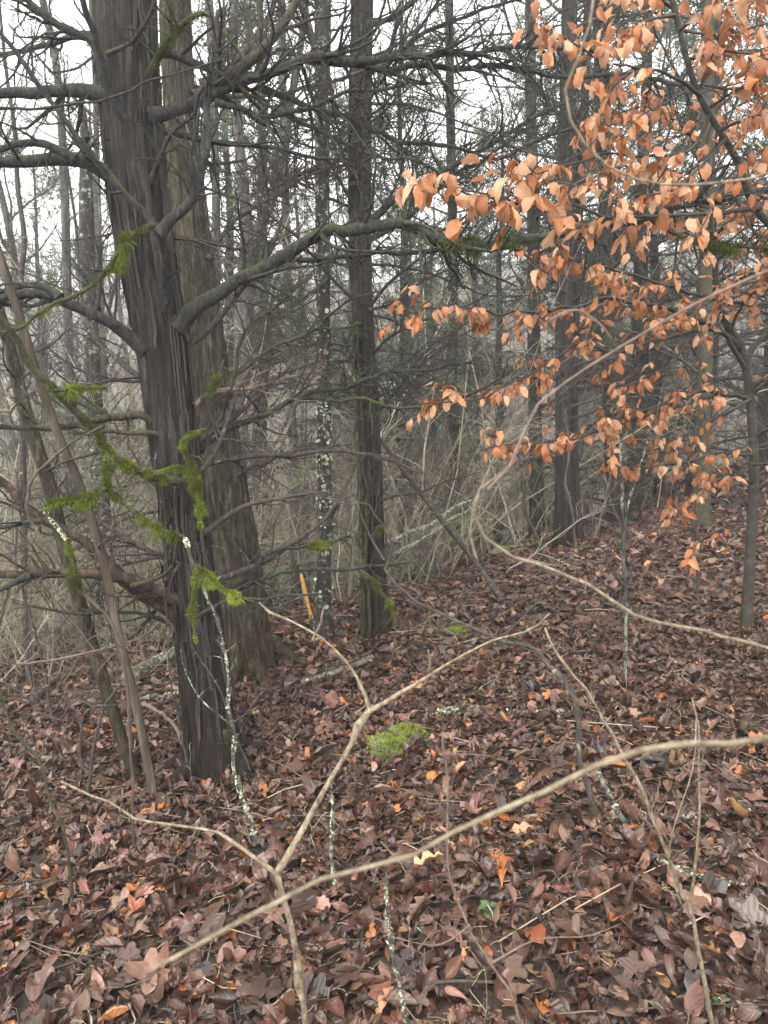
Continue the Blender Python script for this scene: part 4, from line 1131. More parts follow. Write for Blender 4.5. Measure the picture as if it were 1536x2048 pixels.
beech_branch(Kb, ok, [(1350, 30), (1300, 40), (1260, 60), (1230, 90)], (2.45, 2.3), (5, 3), 8, .2, 4, .07)
for pts in ([(1360, 60), (1420, 70), (1480, 60), (1560, 40)], [(1350, 20), (1310, -10), (1270, -20), (1220, -10)], [(1420, 215), (1470, 180), (1520, 170), (1580, 180)], [(1470, 312), (1510, 320), (1560, 310)], [(1480, 330), (1440, 370), (1420, 420), (1400, 470)], [(1500, 380), (1540, 400), (1600, 420)], [(1390, 170), (1340, 200), (1280, 230), (1240, 280)], [(1400, 180), (1420, 120), (1440, 60), (1480, 20)]):
    beech_branch(Kb, ok, pts, (2.52, 2.35), (5, 2), 4, .2, 2, .070)
beech_branch(Kb, ok, [(1450, 280), (1400, 330), (1340, 380), (1290, 390)], (2.5, 2.3), (6, 3), 8, .2, 4, .07)
part('twigs', ok['mb'], M_BEECHB, Kb, kind='stuff')
nK = finish_leaves(Kb, ok)

bank = MB()
for ft, rr_, cnt in ((fA, .15, 150), (fB, .19, 170), (fC, .07, 70), (fD, .12, 110), (fJ, .05, 50)):
    th = rng.uniform(0, 2 * np.pi, cnt)
    dr = rr_ * 1.12 + np.abs(rng.normal(0, .09, cnt))
    px_, py_ = ft[0] + np.cos(th) * dr, ft[1] + np.sin(th) * dr
    outw = np.stack([np.cos(th), np.sin(th), np.zeros(cnt)], -1)
    steep = np.exp(-(dr - rr_ * 1.12) / .09)[:, None]
    nr_ = unit(outw * steep * rng.uniform(.3, 1.6, (cnt, 1)) + np.array([0, 0, 1.0]) + rng.normal(size=(cnt, 3)) * .4)
    ax_ = unit(rng.normal(size=(cnt, 3)))
    zz_ = ground(px_, py_) + .02 + .07 * steep[:, 0] * rng.random(cnt)
    tt_ = PAL[rng.choice(len(PAL), cnt, p=PW)] * np.array([.90, .79, .73]) * rng.uniform(.4, 1.4, (cnt, 1))
    scatter(bank, LITTER_HI, np.stack([px_, py_, zz_], -1), ax_, nr_, rng.uniform(.05, .09, cnt), tt_)
mass('leaf_litter', bank, M_LITTER, GROUND, smooth=False)

# ================================================================== near shrubs, twigs and sticks
def plant(name, label, cat, segs, Y, m, group=None, root=None, tw=(0, .2), sub=2, stem='stem', parts=None):
    """segs: list of (points, (w0, w1)); the first one is the stem and starts at the ground"""
    first = segs[0][0]
    base = root if root is not None else P(first[0][0], first[0][1], Y if not isinstance(Y, tuple) else Y[0])
    base = np.array([base[0], base[1], float(ground(base[0], base[1]))])
    t = thing(name, label, cat, base, group)
    res = []
    for i, s in enumerate(segs):
        pts, w = s[0], s[1]
        YY_ = s[2] if len(s) > 2 else Y
        p3 = path_px(pts, YY_)
        if i == 0:
            p3 = np.vstack([[base - np.array([0, 0, .04])], p3 if root is not None else p3[1:]])
        r0, r1 = .84 * w[0] * p3[min(1, len(p3) - 1), 1] / F / 2, .84 * w[1] * p3[-1, 1] / F / 2
        pth, R = limb_path(p3, r0, r1, .5, .16)
        nk = max(2, len(pth) // 7)
        for kn in rng.integers(2, len(pth) - 1, nk):
            R[kn] *= rng.uniform(1.15, 1.5)
            pth[kn] += rng.normal(0, .35, 3) * R[kn]
        mb = tubes(MB(), pth, R, 8, cap=True)
        seg = np.linalg.norm(np.diff(pth, axis=0), axis=1).sum()
        a, ra = grow(pth, R, int(seg * 22) + 1, .016, 45, 4, .1, .2, tmin=.1, rr=.45, rmin=.0007, taper=0)
        tubes(mb, a, ra, 4)
        n1 = int(tw[0] * seg)
        if n1:
            a, ra = grow(pth, R, n1, tw[1], 50, 7, .2, .3, tmin=.25, rr=.45, rmin=.0008)
            tubes(mb, a, ra, 4)
            b_, rb = grow(a, ra, sub, tw[1] * .4, 45, 5, .1, .3, rmin=.0006)
            tubes(mb, b_, rb, 3)
        o = part(stem if i == 0 else 'branch', mb, m, t)
        res.append((o, pth, R))
    return t, res

plant('forked_shrub', 'tan smooth shrub forking low into a wide Y in front of the biggest cedar', 'shrub',
      [([(622, 2150), (612, 2040), (590, 1900), (568, 1800), (553, 1745)], (17, 15)),
       ([(553, 1748), (520, 1722), (470, 1685), (430, 1664), (360, 1655), (265, 1640), (240, 1618), (228, 1606), (180, 1590), (122, 1562)], (10, 5), (1.5, 1.6)),
       ([(553, 1748), (590, 1690), (640, 1600), (690, 1510), (740, 1420)], (14, 12), (1.5, 1.6)),
       ([(740, 1422), (722, 1370), (690, 1320), (640, 1275), (580, 1240), (522, 1216), (518, 1205)], (9, 4), (1.6, 1.65)),
       ([(640, 1275), (625, 1280), (638, 1255), (648, 1215)], (6, 4), (1.63, 1.6)),
       ([(740, 1422), (820, 1375), (900, 1325), (985, 1280), (1060, 1262), (1100, 1228)], (9, 4), (1.6, 1.7)),
       ([(858, 1348), (860, 1320), (856, 1300)], (4, 3), (1.65, 1.62)),
       ([(240, 1622), (243, 1600), (245, 1580)], (4, 2.5), (1.57, 1.55))], 1.5, M_TAN)
plant('tall_shrub', 'pale greenish shrub stem rising on the right with a straight side shoot', 'shrub',
      [([(1440, 2120), (1420, 2030), (1390, 1850), (1358, 1785), (1333, 1698), (1298, 1618), (1268, 1548), (1238, 1492), (1188, 1402), (1140, 1335), (1092, 1252)], (14, 5)),
       ([(1378, 1814), (1393, 1723), (1398, 1573), (1400, 1473), (1383, 1394)], (7, 4), (1.62, 1.55)),
       ([(1380, 1835), (1360, 1800), (1340, 1700), (1380, 1560), (1392, 1440)], (4, 2.5), (1.65, 1.75))], 1.62, M_TAN, tw=(7, .14))
plant('thin_shrub', 'thin brown shrub stem leaning left across the bottom middle of the leaves', 'shrub',
      [([(1060, 2100), (1038, 2043), (983, 1923), (948, 1858), (908, 1778), (895, 1698), (885, 1523), (878, 1463)], (10, 4)),
       ([(985, 1925), (1048, 1888), (1090, 1875), (1180, 1872), (1240, 1850)], (5, 2), (1.3, 1.4)),
       ([(940, 1850), (880, 1890), (800, 1880), (768, 1872)], (4, 2), (1.3, 1.2)),
       ([(885, 1510), (930, 1508), (990, 1512)], (3, 1.5), (1.38, 1.45))], 1.3, M_BROWN, tw=(4, .12))
# blurred near branches, rooted outside the frame
rb_ = np.array([.95, .85, 0])
t = thing('near_branch_shrub', 'out of focus tan branch sweeping across the bottom close to the camera', 'shrub', (rb_[0], rb_[1], float(ground(.95, .85))))
p3 = np.vstack([[.95, .85, float(ground(.95, .85)) - .03], [.85, .78, .75], [.62, .66, 1.17], path_px([(1700, 1470), (1536, 1478), (1400, 1490), (1250, 1515), (1100, 1575), (960, 1640), (800, 1720), (640, 1790), (520, 1850), (400, 1915), (310, 1965)], (.54, .50))])
pth, R = limb_path(p3, .0054, .0014, .5, .2)
part('stem', tubes(MB(), pth, R, 10, cap=True), M_TAN, t)
t = thing('looping_branch_shrub', 'tan branch that runs in from the right edge and loops up in a wide bend', 'shrub', (1.5, 1.35, float(ground(1.5, 1.35))))
p3 = np.vstack([[1.5, 1.35, float(ground(1.5, 1.35)) - .03], [1.3, 1.2, .75], path_px([(1720, 1375), (1536, 1300), (1400, 1266), (1250, 1214), (1140, 1166), (1072, 1140), (1000, 1116), (966, 1066), (960, 1020), (975, 980), (1012, 948)], (1.0, .92))])
pth, R = limb_path(p3, .0052, .0020, .7, .2)
part('stem', tubes(MB(), pth, R, 10, cap=True), M_TAN, t)
p3 = path_px([(975, 980), (1012, 948), (1045, 880), (1070, 820), (1130, 768), (1200, 722), (1330, 640), (1450, 580), (1536, 540), (1660, 480)], (.92, .85))
pth, R = limb_path(p3, .0015, .0018, .6, .15)
part('branch', tubes(MB(), pth, R, 8, cap=True), M_BROWN, t)
p3 = path_px([(1100, 640), (1150, 620), (1200, 650), (1230, 690)], (.9, .9))
pth, R = limb_path(p3, .0011, .0009, .6, .1)
part('branch', tubes(MB(), pth, R, 6, cap=True), M_BROWN, t)
t = thing('curling_vine', 'thin pale vine curling down in a hook in front of the orange leaves', 'vine', (1.2, 1.2, float(ground(1.2, 1.2))))
p3 = np.vstack([[1.2, 1.2, float(ground(1.2, 1.2)) - .02], [1.05, 1.1, 1.2], path_px([(1800, 300), (1650, 318), (1536, 345), (1430, 365), (1340, 373), (1250, 356), (1180, 312), (1142, 250), (1131, 190), (1148, 130), (1175, 60), (1190, -20)], (.95, .9))])
pth, R = limb_path(p3, .0026, .0014, .3, .06)
part('stem', tubes(MB(), pth, R, 8, cap=True), M_TAN, t)

# lichen covered dead sapling in front of the big cedar
t, res = plant('lichen_sapling', 'dead sapling crusted with white lichen in front of the biggest cedar', 'sapling',
      [([(524, 1692), (500, 1640), (472, 1568), (462, 1520), (465, 1460), (458, 1400), (452, 1330), (436, 1262), (420, 1205), (404, 1160), (396, 1140)], (12, 6), (2.62, 2.8)),
       ([(465, 1452), (440, 1430), (400, 1395), (370, 1340), (360, 1290)], (5, 2), (2.7, 2.6)),
       ([(466, 1445), (495, 1425), (510, 1400), (530, 1380)], (4, 2), (2.7, 2.65))], 2.62, M_LTWIG, tw=(9, .14))
lichen(res[0][0], res[0][1], res[0][2], .0, .62, 420, .011)
lichen(res[0][0], res[0][1], res[0][2], .62, .9, 160, .008)
t, res = plant('lichen_stick', 'upright dead stick flecked white with lichen below the mossy stone', 'stick',
      [([(682, 1815), (672, 1770), (665, 1738), (662, 1690), (666, 1628), (662, 1533)], (10, 5)), ([(664, 1680), (655, 1650), (640, 1630)], (5, 3)), ([(665, 1640), (690, 1660), (716, 1655)], (4, 2))], 2.3, M_LTWIG, tw=(3, .08))
lichen(res[0][0], res[0][1], res[0][2], .05, .8, 420, .010)
t, res = plant('lichen_stick', 'nearest lichen crusted stick standing at the bottom middle edge', 'stick',
      [([(822, 2060), (804, 1995), (788, 1923), (775, 1823), (774, 1733)], (14, 6))], 1.62, M_LTWIG, tw=(2, .08))
lichen(res[0][0], res[0][1], res[0][2], 0, .9, 380, .008)
# arching fallen branch with mossy foot
t, res = plant('arching_branch', 'bent dead branch arching from the right leaf litter towards the straight cedar', 'branch',
      [([(1205, 1648), (1178, 1582), (1160, 1520), (1156, 1450), (1140, 1385), (1095, 1330), (1068, 1295), (1003, 1280), (943, 1254), (858, 1215), (798, 1180), (770, 1138)], (17, 6), (2.5, 2.75)),
       ([(770, 1138), (785, 1100), (772, 1060), (745, 1020), (733, 1005), (690, 1008), (600, 980)], (5, 3), (2.75, 2.7)),
       ([(768, 1120), (735, 1060), (706, 985), (692, 900), (688, 850)], (5, 2), (2.75, 2.75)),
       ([(835, 1198), (860, 1170), (880, 1130)], (4, 2), (2.74, 2.6)),
       ([(1000, 1280), (1040, 1240), (1090, 1180), (1110, 1110)], (4, 2), (2.6, 2.7))], 2.5, M_DTWIG, tw=(4, .2))
moss(res[0][0], res[0][1], res[0][2], 0, .12, 3000, .012, .2, bright=.8)
# low plants and vines at the left
plant('curved_vine', 'tan vine bowing down at the left in front of the slanting dead trunks', 'vine',
      [([(262, 1590), (258, 1400), (225, 1250), (165, 1190), (125, 1140), (80, 1080), (52, 1020), (64, 955), (110, 910), (170, 870), (210, 850)], (8, 6), (2.75, 2.9))], 2.75, M_SNAG, tw=(4, .2))
plant('dark_sapling', 'thin dark mossy sapling leaning left in the bottom left leaf litter', 'sapling',
      [([(142, 1702), (130, 1668), (100, 1598), (75, 1518), (30, 1462), (0, 1388), (-10, 1300), (10, 1200)], (10, 5), (2.35, 2.5))], 2.35, M_LIMBM, tw=(7, .25))
plant('crooked_shrub', 'crooked black dead shrub left of the two slanting trunks near their feet', 'shrub',
      [([(172, 1584), (180, 1540), (186, 1498), (206, 1422), (222, 1395), (240, 1370)], (10, 7)), ([(178, 1545), (163, 1520), (164, 1450), (180, 1418), (232, 1410)], (8, 5)), ([(206, 1424), (150, 1400), (120, 1440), (70, 1420)], (7, 4))], 3.3, M_DTWIG, tw=(4, .2))
plant('bare_shoot', 'thin dark shoot bowing up beside the left slanting trunks', 'sapling',
      [([(105, 1345), (70, 1260), (45, 1180), (30, 1100), (45, 1030)], (8, 4))], 4.3, M_DTWIG, tw=(7, .3))
# thin saplings at the right
t, res = plant('pale_sapling', 'thin pale lichen flecked sapling standing between the looping branch and the cedars', 'sapling',
      [([(1250, 1475), (1249, 1400), (1252, 1270), (1249, 1150), (1246, 1000), (1240, 900), (1255, 780)], (11, 6), (3.7, 3.9)), ([(1248, 1060), (1270, 960), (1300, 870), (1330, 760)], (6, 3), (3.8, 3.9)), ([(1250, 1180), (1230, 1150), (1205, 1130)], (4, 2), (3.8, 3.7))], 3.7, M_LTWIG, tw=(6, .3))
plant('small_sapling', 'small dark sapling among the lowest orange leaves left of the beech trunk', 'sapling',
      [([(1396, 1205), (1394, 1120), (1392, 1020), (1388, 900), (1394, 800)], (9, 5))], 5.2, M_DTWIG, tw=(6, .4))
plant('mossy_sapling', 'short crooked mossy sapling left of the fused cedars', 'sapling',
      [([(1092, 1130), (1080, 1090), (1062, 1050), (1048, 1010), (1050, 960)], (12, 7))], 7.6, M_LIMBM, tw=(5, .5))
plant('vine_stem', 'pale winding vine climbing in front of the fused cedars', 'vine',
      [([(1150, 1118), (1148, 1060), (1140, 1000), (1130, 960), (1138, 900), (1130, 820)], (9, 5))], 8.2, M_SNAG, tw=(3, .4))
plant('vine_stem', 'pale vine leaning on the foot of the dark cedar right of the fused pair', 'vine',
      [([(1185, 1090), (1200, 1040), (1215, 980), (1226, 930), (1222, 860)], (11, 6)), ([(1246, 1085), (1236, 1040), (1220, 1000), (1210, 950)], (8, 5)), ([(1180, 1095), (1186, 1040), (1180, 980)], (7, 4))], 8.7, M_SNAG, tw=(3, .4))
# leaning dead pole
c = np.vstack([G(1025, 1218) - np.array([0, 0, .05]), P(963, 1140, 6.3), P(883, 1040, 6.35), P(798, 930, 6.4), P(740, 850, 6.45)])
t = thing('leaning_pole', 'straight dark dead pole leaning left towards the straight cedar', 'dead tree', c[0])
part('trunk', trunk_mb(c, np.array([.026, .024, .022, .02, .016]), 60, 14, 'knobby', .1), M_DTWIG, t)
for i in range(5):
    pth = catmull(c, 30)
    a, ra = grow(pth, np.full(30, .02), 1, .5, 60, 9, .2, .35, .3, 1, .35, .002)
    mb = tubes(MB(), a, ra, 5); b_, rb = grow(a, ra, 5, .2, 50, 5, 0, .3, rmin=.001); tubes(mb, b_, rb, 3)
    part('branch', mb, M_DTWIG, t)
# yellow stake
b0 = P(622, 1232, 6.0); t0 = P(603, 1152, 6.05)
dv = unit(t0 - b0)
gz = float(ground(b0[0], b0[1]))
t = thing('marker_stake', 'yellow orange painted stake leaning behind the slender lichen blotched trunk', 'stake', (b0[0], b0[1], min(gz, b0[2])))
s_ = unit(np.cross(dv, np.array([0, 1.0, 0]))) * .013; n_ = np.array([0, .007, 0])
mb = MB()
lo = b0 - dv * .02
for (k0, k1) in ((0, 1),):
    ring = lambda c_: np.array([c_ - s_ - n_, c_ + s_ - n_, c_ + s_ + n_, c_ - s_ + n_])
    V = np.vstack([ring(lo), ring(lo + (t0 - lo) * .35 + s_ * .15), ring(lo + (t0 - lo) * .7), ring(t0 + s_ * .2), ring(t0 + dv * .015 - s_ * .1) * .5 + (t0 + dv * .015) * .5])
    q = [[r * 4 + i, r * 4 + (i + 1) % 4, r * 4 + 4 + (i + 1) % 4, r * 4 + 4 + i] for r in range(4) for i in range(4)] + [[0, 3, 2, 1], [16, 17, 18, 19]]
    mb.add(V, q)
part('painted_blade', mb, M_STAKE, t, smooth=False)
if b0[2] - gz > .02 or True:
    pth, R = limb_path(np.array([[b0[0] + .02, b0[1], gz - .05], lo - dv * .0, lo + dv * .03]), .008, .008, .1)
    part('bare_foot', tubes(MB(), pth, R, 8), M_SNAG, t)

# sticks and logs lying in the leaves
def lying(name, label, cat, pts, w, m, up=.02, lich=0, tw=(0, .1), mossy=0, Yfix=None):
    p3 = np.array([(G(p[0], p[1], up) if Yfix is None else P(p[0], p[1], Yfix if not isinstance(Yfix, tuple) else Yfix[0] + (Yfix[1] - Yfix[0]) * i / (len(pts) - 1))) for i, p in enumerate(pts)])
    r0, r1 = w[0] * p3[0, 1] / F / 2, w[1] * p3[-1, 1] / F / 2
    p3[:, 2] += r0 * .5
    t = thing(name, label, cat, p3[len(p3) // 2])
    pth, R = limb_path(p3, r0, r1, .5, .12)
    mb = tubes(MB(), pth, R, 10, cap=True)
    tubes(mb, pth[1::-1], R[1::-1], 10, cap=True)
    seg = np.linalg.norm(np.diff(pth, axis=0), axis=1).sum()
    n1 = int(tw[0] * seg)
    if n1:
        a, ra = grow(pth, R, n1, tw[1], 50, 6, .1, .3, rmin=.001); tubes(mb, a, ra, 4)
        b_, rb = grow(a, ra, 2, tw[1] * .4, 50, 4, .1, .3, rmin=.0008); tubes(mb, b_, rb, 3)
    o = part('wood', mb, m, t)
    if lich: lichen(t, pth, R, .02, .98, lich, min(.02, r0 * 1.3))
    if mossy: moss(t, pth, R, .05, .9, mossy, .015, .2, bright=.6)
    return t
lying('fallen_stick', 'dark stick with white lichen specks lying level beyond the mossy stone', 'stick', [(853, 1437), (900, 1434), (968, 1434), (1050, 1436), (1128, 1434)], (12, 9), M_LTWIG, .02, 260)
lying('fallen_stick', 'white lichen stick lying level in the leaves towards the right edge', 'stick', [(1272, 1650), (1330, 1646), (1400, 1650), (1470, 1640), (1570, 1638)], (10, 8), M_LTWIG, .02, 420)
lying('fallen_stick', 'dark bent stick with lichen running down behind the tall pale shrub', 'stick', [(1193, 1566), (1228, 1633), (1268, 1698), (1320, 1745), (1420, 1788), (1500, 1795)], (12, 9), M_LTWIG, .03, 220, (4, .15))
lying('fallen_stick', 'small grey lichen stick lying left of the arching branch foot', 'stick', [(955, 1680), (1000, 1660), (1050, 1643), (1100, 1646), (1160, 1648)], (7, 5), M_LTWIG, .02, 260, (6, .1))
lying('fallen_log', 'short pale lichen crusted log right of the ridged trunk foot', 'log', [(572, 1386), (610, 1375), (660, 1360), (712, 1340), (745, 1326)], (15, 12), M_LLOG, .02, 260)
lying('fallen_log', 'pale lichen crusted log half hidden left of the biggest cedar foot', 'log', [(262, 1372), (290, 1350), (330, 1330), (372, 1312)], (30, 24), M_LLOG, .03, 300)
lying('fallen_stick', 'pale lichen branch forking from the log left of the biggest cedar', 'stick', [(250, 1420), (300, 1405), (352, 1395), (380, 1380)], (11, 7), M_LLOG, .02, 200)
lying('fallen_stick', 'thin pale lichen stick at the left edge beyond the dark sapling', 'stick', [(85, 1527), (130, 1530), (165, 1540), (195, 1546)], (9, 6), M_LLOG, .02, 200)
lying('fallen_stick', 'black branch end sticking out of the leaves at the left', 'stick', [(70, 1418), (95, 1390), (118, 1370)], (16, 11), M_DTWIG, .05)
lying('fallen_stick', 'brown mossy stick lying in the bottom left leaves', 'stick', [(185, 1995), (215, 1965), (250, 1945), (290, 1932)], (9, 6), M_LIMBM, .02, 0, (8, .12), 900)
lying('fallen_stick', 'dark smooth stick lying along the bottom edge towards the right', 'stick', [(720, 2040), (860, 2010), (960, 2004), (1040, 2014)], (9, 7), M_DTWIG, .05)
lying('fallen_stick', 'long brown dead branch lying left of the biggest cedar roots', 'stick', [(288, 1430), (330, 1452), (358, 1490), (372, 1530)], (9, 7), M_BROWN, .06, 0, (5, .25))
lying('fallen_log', 'upper of the whitish logs leaning in the brush right of the straight cedar', 'log', [(770, 1090), (820, 1068), (862, 1052), (905, 1020), (945, 1002)], (11, 6), M_LLOG, 0, 160, (3, .4), 0, (6.6, 8.4))
lying('fallen_log', 'lower of the whitish logs leaning in the brush right of the straight cedar', 'log', [(790, 1108), (850, 1078), (890, 1048), (935, 1022)], (8, 5), M_LLOG, 0, 160, (3, .4), 0, (6.5, 8.2))
lying('fallen_stick', 'thin dead branch lying across the slope beyond the leaning pole', 'stick', [(800, 1160), (860, 1168), (920, 1175), (1000, 1165)], (6, 4), M_SNAG, .08, 0, (6, .4))

# mossy stones
def stone(label, px, py, w, h, seed, cover=1.0, lw=None):
    b = G(px, py)
    sc = b[1] / F
    rx, rz = w * sc / 2 * 1.1, h * sc * .42
    nth, nph = 26, 14
    th = np.linspace(0, 2 * np.pi, nth, endpoint=False); ph = np.linspace(-.5, np.pi / 2, nph)
    PH, TH = np.meshgrid(ph, th, indexing='ij')
    d = np.stack([np.cos(PH) * np.cos(TH), np.cos(PH) * np.sin(TH), np.sin(PH)], -1)
    r = 1 + .28 * vnoise(d * 1.6 + seed, 1) +   .26 * vnoise(d * 3.2 + seed, 2) + .12 * vnoise(d * 8 + seed, 5)
    V = b + d * r[..., None] * np.array([rx, rx * .8, rz])
    ii = np.arange(nth * nph).reshape(nph, nth)
    q = np.stack([ii[:-1], np.roll(ii[:-1], -1, 1), np.roll(ii[1:], -1, 1), ii[1:]], -1).reshape(-1, 4)
    t = thing('mossy_stone', label, 'stone', b, 'mossy stones in the leaves')
    part('rock', MB().add(V.reshape(-1, 3), q), M_ROCK, t)
    n = int(6500 * cover)
    k = rng.integers(2, nph - 1, n); j = rng.integers(0, nth, n)
    base = V[k, j] + (V[k - 1, j] - V[k, j]) * rng.random((n, 1)) + (V[k, (j + 1) % nth] - V[k, j]) * rng.random((n, 1))
    mask = vnoise(base * 9 + seed, 3) > -.5
    base = base[mask]; dn = unit((base - b) / np.array([rx, rx * .8, rz]) / np.array([rx, rx * .8, rz]))
    n = len(base)
    dd_ = unit(dn + rng.normal(size=(n, 3)) * .5)
    sd = unit(np.cross(dd_, rng.normal(size=(n, 3)))) * .0026
    L_ = .013 * rng.uniform(.5, 1.3, (n, 1))
    VV = np.stack([base - sd, base + sd, base + dd_ * L_], 1)
    col = MOSSC[rng.integers(0, 5, n)] * rng.uniform(.9, 1.6, n)[:, None]
    part('moss', MB().add(VV.reshape(-1, 3), None, np.arange(n * 3).reshape(-1, 3), np.repeat(col, 3, 0)), M_MOSS, t, kind='stuff')
stone('bright green mossy stone in the leaves beside the fork of the tan shrub', 790, 1512, 92, 84, 3.0, 1.6)
stone('thin moss tongue on a stone edge behind the bright green one', 826, 1474, 78, 44, 8.0, .9)
stone('small round mossy stone just beyond the long arm of the tan shrub', 986, 1332, 36, 17, 5.0, .7)
stone('flat mossy stone far back left of the fused cedars', 1030, 1106, 70, 26, 12.0, .9)
stone('dull mossy stone left of the leaning pole foot', 925, 1262, 60, 16, 21.0, .6)

# seedlings
def seedling(label, px, py, hpx, n=5):
    b = G(px, py)
    h = hpx * b[1] / F
    t = thing('green_seedling', label, 'seedling', b, 'green seedlings in the leaves')
    pth, R = limb_path(np.array([b - np.array([0, 0, .02]), b + np.array([.01, 0, h * .5]), b + np.array([-.005, 0, h])]), .0013, .0008, .3)
    part('stem', tubes(MB(), pth, R, 5), M_BRUSH, t)
    for i in range(n):
        a = rng.uniform(0, 6.28)
        ax = unit(np.array([[math.cos(a), math.sin(a), rng.uniform(0, .5)]])); nn = np.array([[0, 0, 1.0]])
        fa_, fs_, fn_ = frames(ax, nn)
        place_leaf('leaf', green_meshes[i % len(green_meshes)], pth[rng.integers(len(pth) // 2, len(pth))] + ax[0] * .004, fa_[0], fs_[0], fn_[0], h * rng.uniform(.35, .6), np.array([.10, .16, .055]) * rng.uniform(.8, 1.3), t)
green_meshes = variant_meshes([leaf_grid(5, prof_oval, .38, .5, .2, cols=3) for i in range(4)], 'leaf', M_GREEN)
seedling('leafy green seedling among brown leaves left of the thin brown stem', 978, 1850, 46, 9)
seedling('small green seedling just right of the nearest lichen stick', 838, 1885, 34, 6)
seedling('tiny green seedling left of the tall pale shrub', 1192, 1765, 30, 5)
seedling('tiny green seedling at the foot of the pale slanting dead trunk', 333, 1612, 24, 6)
seedling('yellow green seedling at the foot of the tall pale shrub', 1440, 2025, 36, 6)
seedling('tiny pale seedling left of the shrub fork in the lower leaves', 318, 1745, 22, 4)

# ================================================================== background wood
def stem_col(n):
    base = np.array([[.135, .115, .09], [.21, .18, .135], [.31, .265, .20], [.07, .06, .05], [.18, .185, .105], [.27, .25, .165]])
    return base[rng.integers(0, 6, n)] * rng.uniform(.7, 1.25, n)[:, None]
def brush(n, xs, yfun, hh, r, nt, ltw, lean=.25, sub=3, pred=None):
    """many upright stems with side twigs, joined: nobody could count them"""
    mb = MB()
    y = yfun(n)
    x = rng.uniform(xs[0], xs[1], n) * (y * .62 + 1)
    if pred is not None:
        k = pred(x, y); x, y = x[k], y[k]; n = len(x)
    z = ground(x, y)
    K = 7
    H = hh * rng.lognormal(0, .4, n)
    d = unit(np.stack([rng.normal(0, lean, n), rng.normal(0, lean, n), np.ones(n)], -1))
    P0 = np.empty((n, K, 3)); P0[:, 0] = np.stack([x, y, z - .03], -1)
    drift = rng.normal(size=(n, 3)) * .10
    for j in range(1, K):
        d = unit(d + drift + rng.normal(size=(n, 3)) * .16)
        P0[:, j] = P0[:, j - 1] + d * (H / (K - 1))[:, None]
    R0 = (r * rng.lognormal(0, .35, n))[:, None] * np.linspace(1, .3, K)[None]
    cl = stem_col(n)
    tubes(mb, P0, R0, 4, cl)
    a, ra = grow(P0, R0, nt, ltw, 52, 6, .15, .42, tmin=.2, rmin=.0017)
    ca = np.repeat(cl, nt, 0) * rng.uniform(.8, 1.3, len(a))[:, None]
    tubes(mb, a, ra, 3, ca)
    if sub:
        b_, rb = grow(a, ra, sub, ltw * .45, 45, 4, .1, .3, rmin=.0013)
        tubes(mb, b_, rb, 3, np.repeat(ca, sub, 0))
    return mb
crest = lambda x: 6.4 + 1.15 * softplus(x, 1.2)
mass('undergrowth', brush(2900, (-1.15, 1.1), lambda n: rng.uniform(5.5, 15, n), 2.3, .0052, 10, .75, .50, 4, lambda x, y: (y > crest(x) - .2 + rng.uniform(-1.3, 3.2, len(x))) & ~((np.abs(x - .27 * y) < .75) & (y < 10.3)) & ~((np.abs(x - .065 * y) < .55) & (y < 8.4)) & ~((np.abs(x + .104 * y) < .35) & (y < 8))), M_BRUSH)
mass('far_undergrowth', brush(1300, (-1.1, 1.1), lambda n: rng.uniform(13, 42, n), 3.2, .011, 9, 1.0, .22, 4), M_BRUSH)
mass('dry_grass', brush(1500, (-1.2, -.3), lambda n: rng.uniform(6, 13, n), .85, .003, 4, .3, .35, 1, lambda x, y: y > crest(x) - .6), M_BRUSH)
mass('sapling_thicket', brush(300, (-1.05, 1.0), lambda n: rng.uniform(6.5, 15, n), 3.4, .011, 16, 1.0, .28, 6, lambda x, y: (y > crest(x) + .3) & ~((np.abs(x - .245 * y) < .5) & (y < 9)) & ~((np.abs(x + .104 * y) < .35) & (y < 8))), M_BRUSH)
mass('left_thicket', brush(110, (-1.15, -.35), lambda n: rng.uniform(4.2, 7, n), 1.7, .0036, 9, .6, .4, 4), M_BRUSH)
# dry thin stalks in the foreground
mb = brush(130, (-1.0, 1.0), lambda n: rng.uniform(1.0, 5.5, n), .22, .0011, 2, .10, .35, 1)
mass('dry_stalks', mb, M_BRUSH)

# prototypes of bare trees and cedars
def proto_bare(H, r):
    K = 12
    pth = np.zeros((K, 3)); d = np.array([rng.normal(0, .06), rng.normal(0, .06), 1.0]); 
    for j in range(1, K):
        d = unit(d + rng.normal(size=3) * np.array([.06, .06, .01])); pth[j] = pth[j - 1] + d * H / (K - 1)
    pth[0, 2] = -.4
    R = r * np.linspace(1, .22, K)
    tm = tubes(MB(), catmull(pth, 30), np.interp(np.linspace(0, 1, 30), np.linspace(0, 1, K), R), 10)
    bm = MB()
    a, ra = grow(pth, R, 30, H * .26, 45, 9, .5, .25, .22, 1, .4, .005, taper=.55); tubes(bm, a, ra, 5)
    b_, rb = grow(a, ra, 8, H * .10, 42, 6, .3, .28, rmin=.003); tubes(bm, b_, rb, 3)
    c_, rc = grow(b_, rb, 4, H * .045, 42, 4, .2, .28, rmin=.002); tubes(bm, c_, rc, 3)
    return tm, bm, None
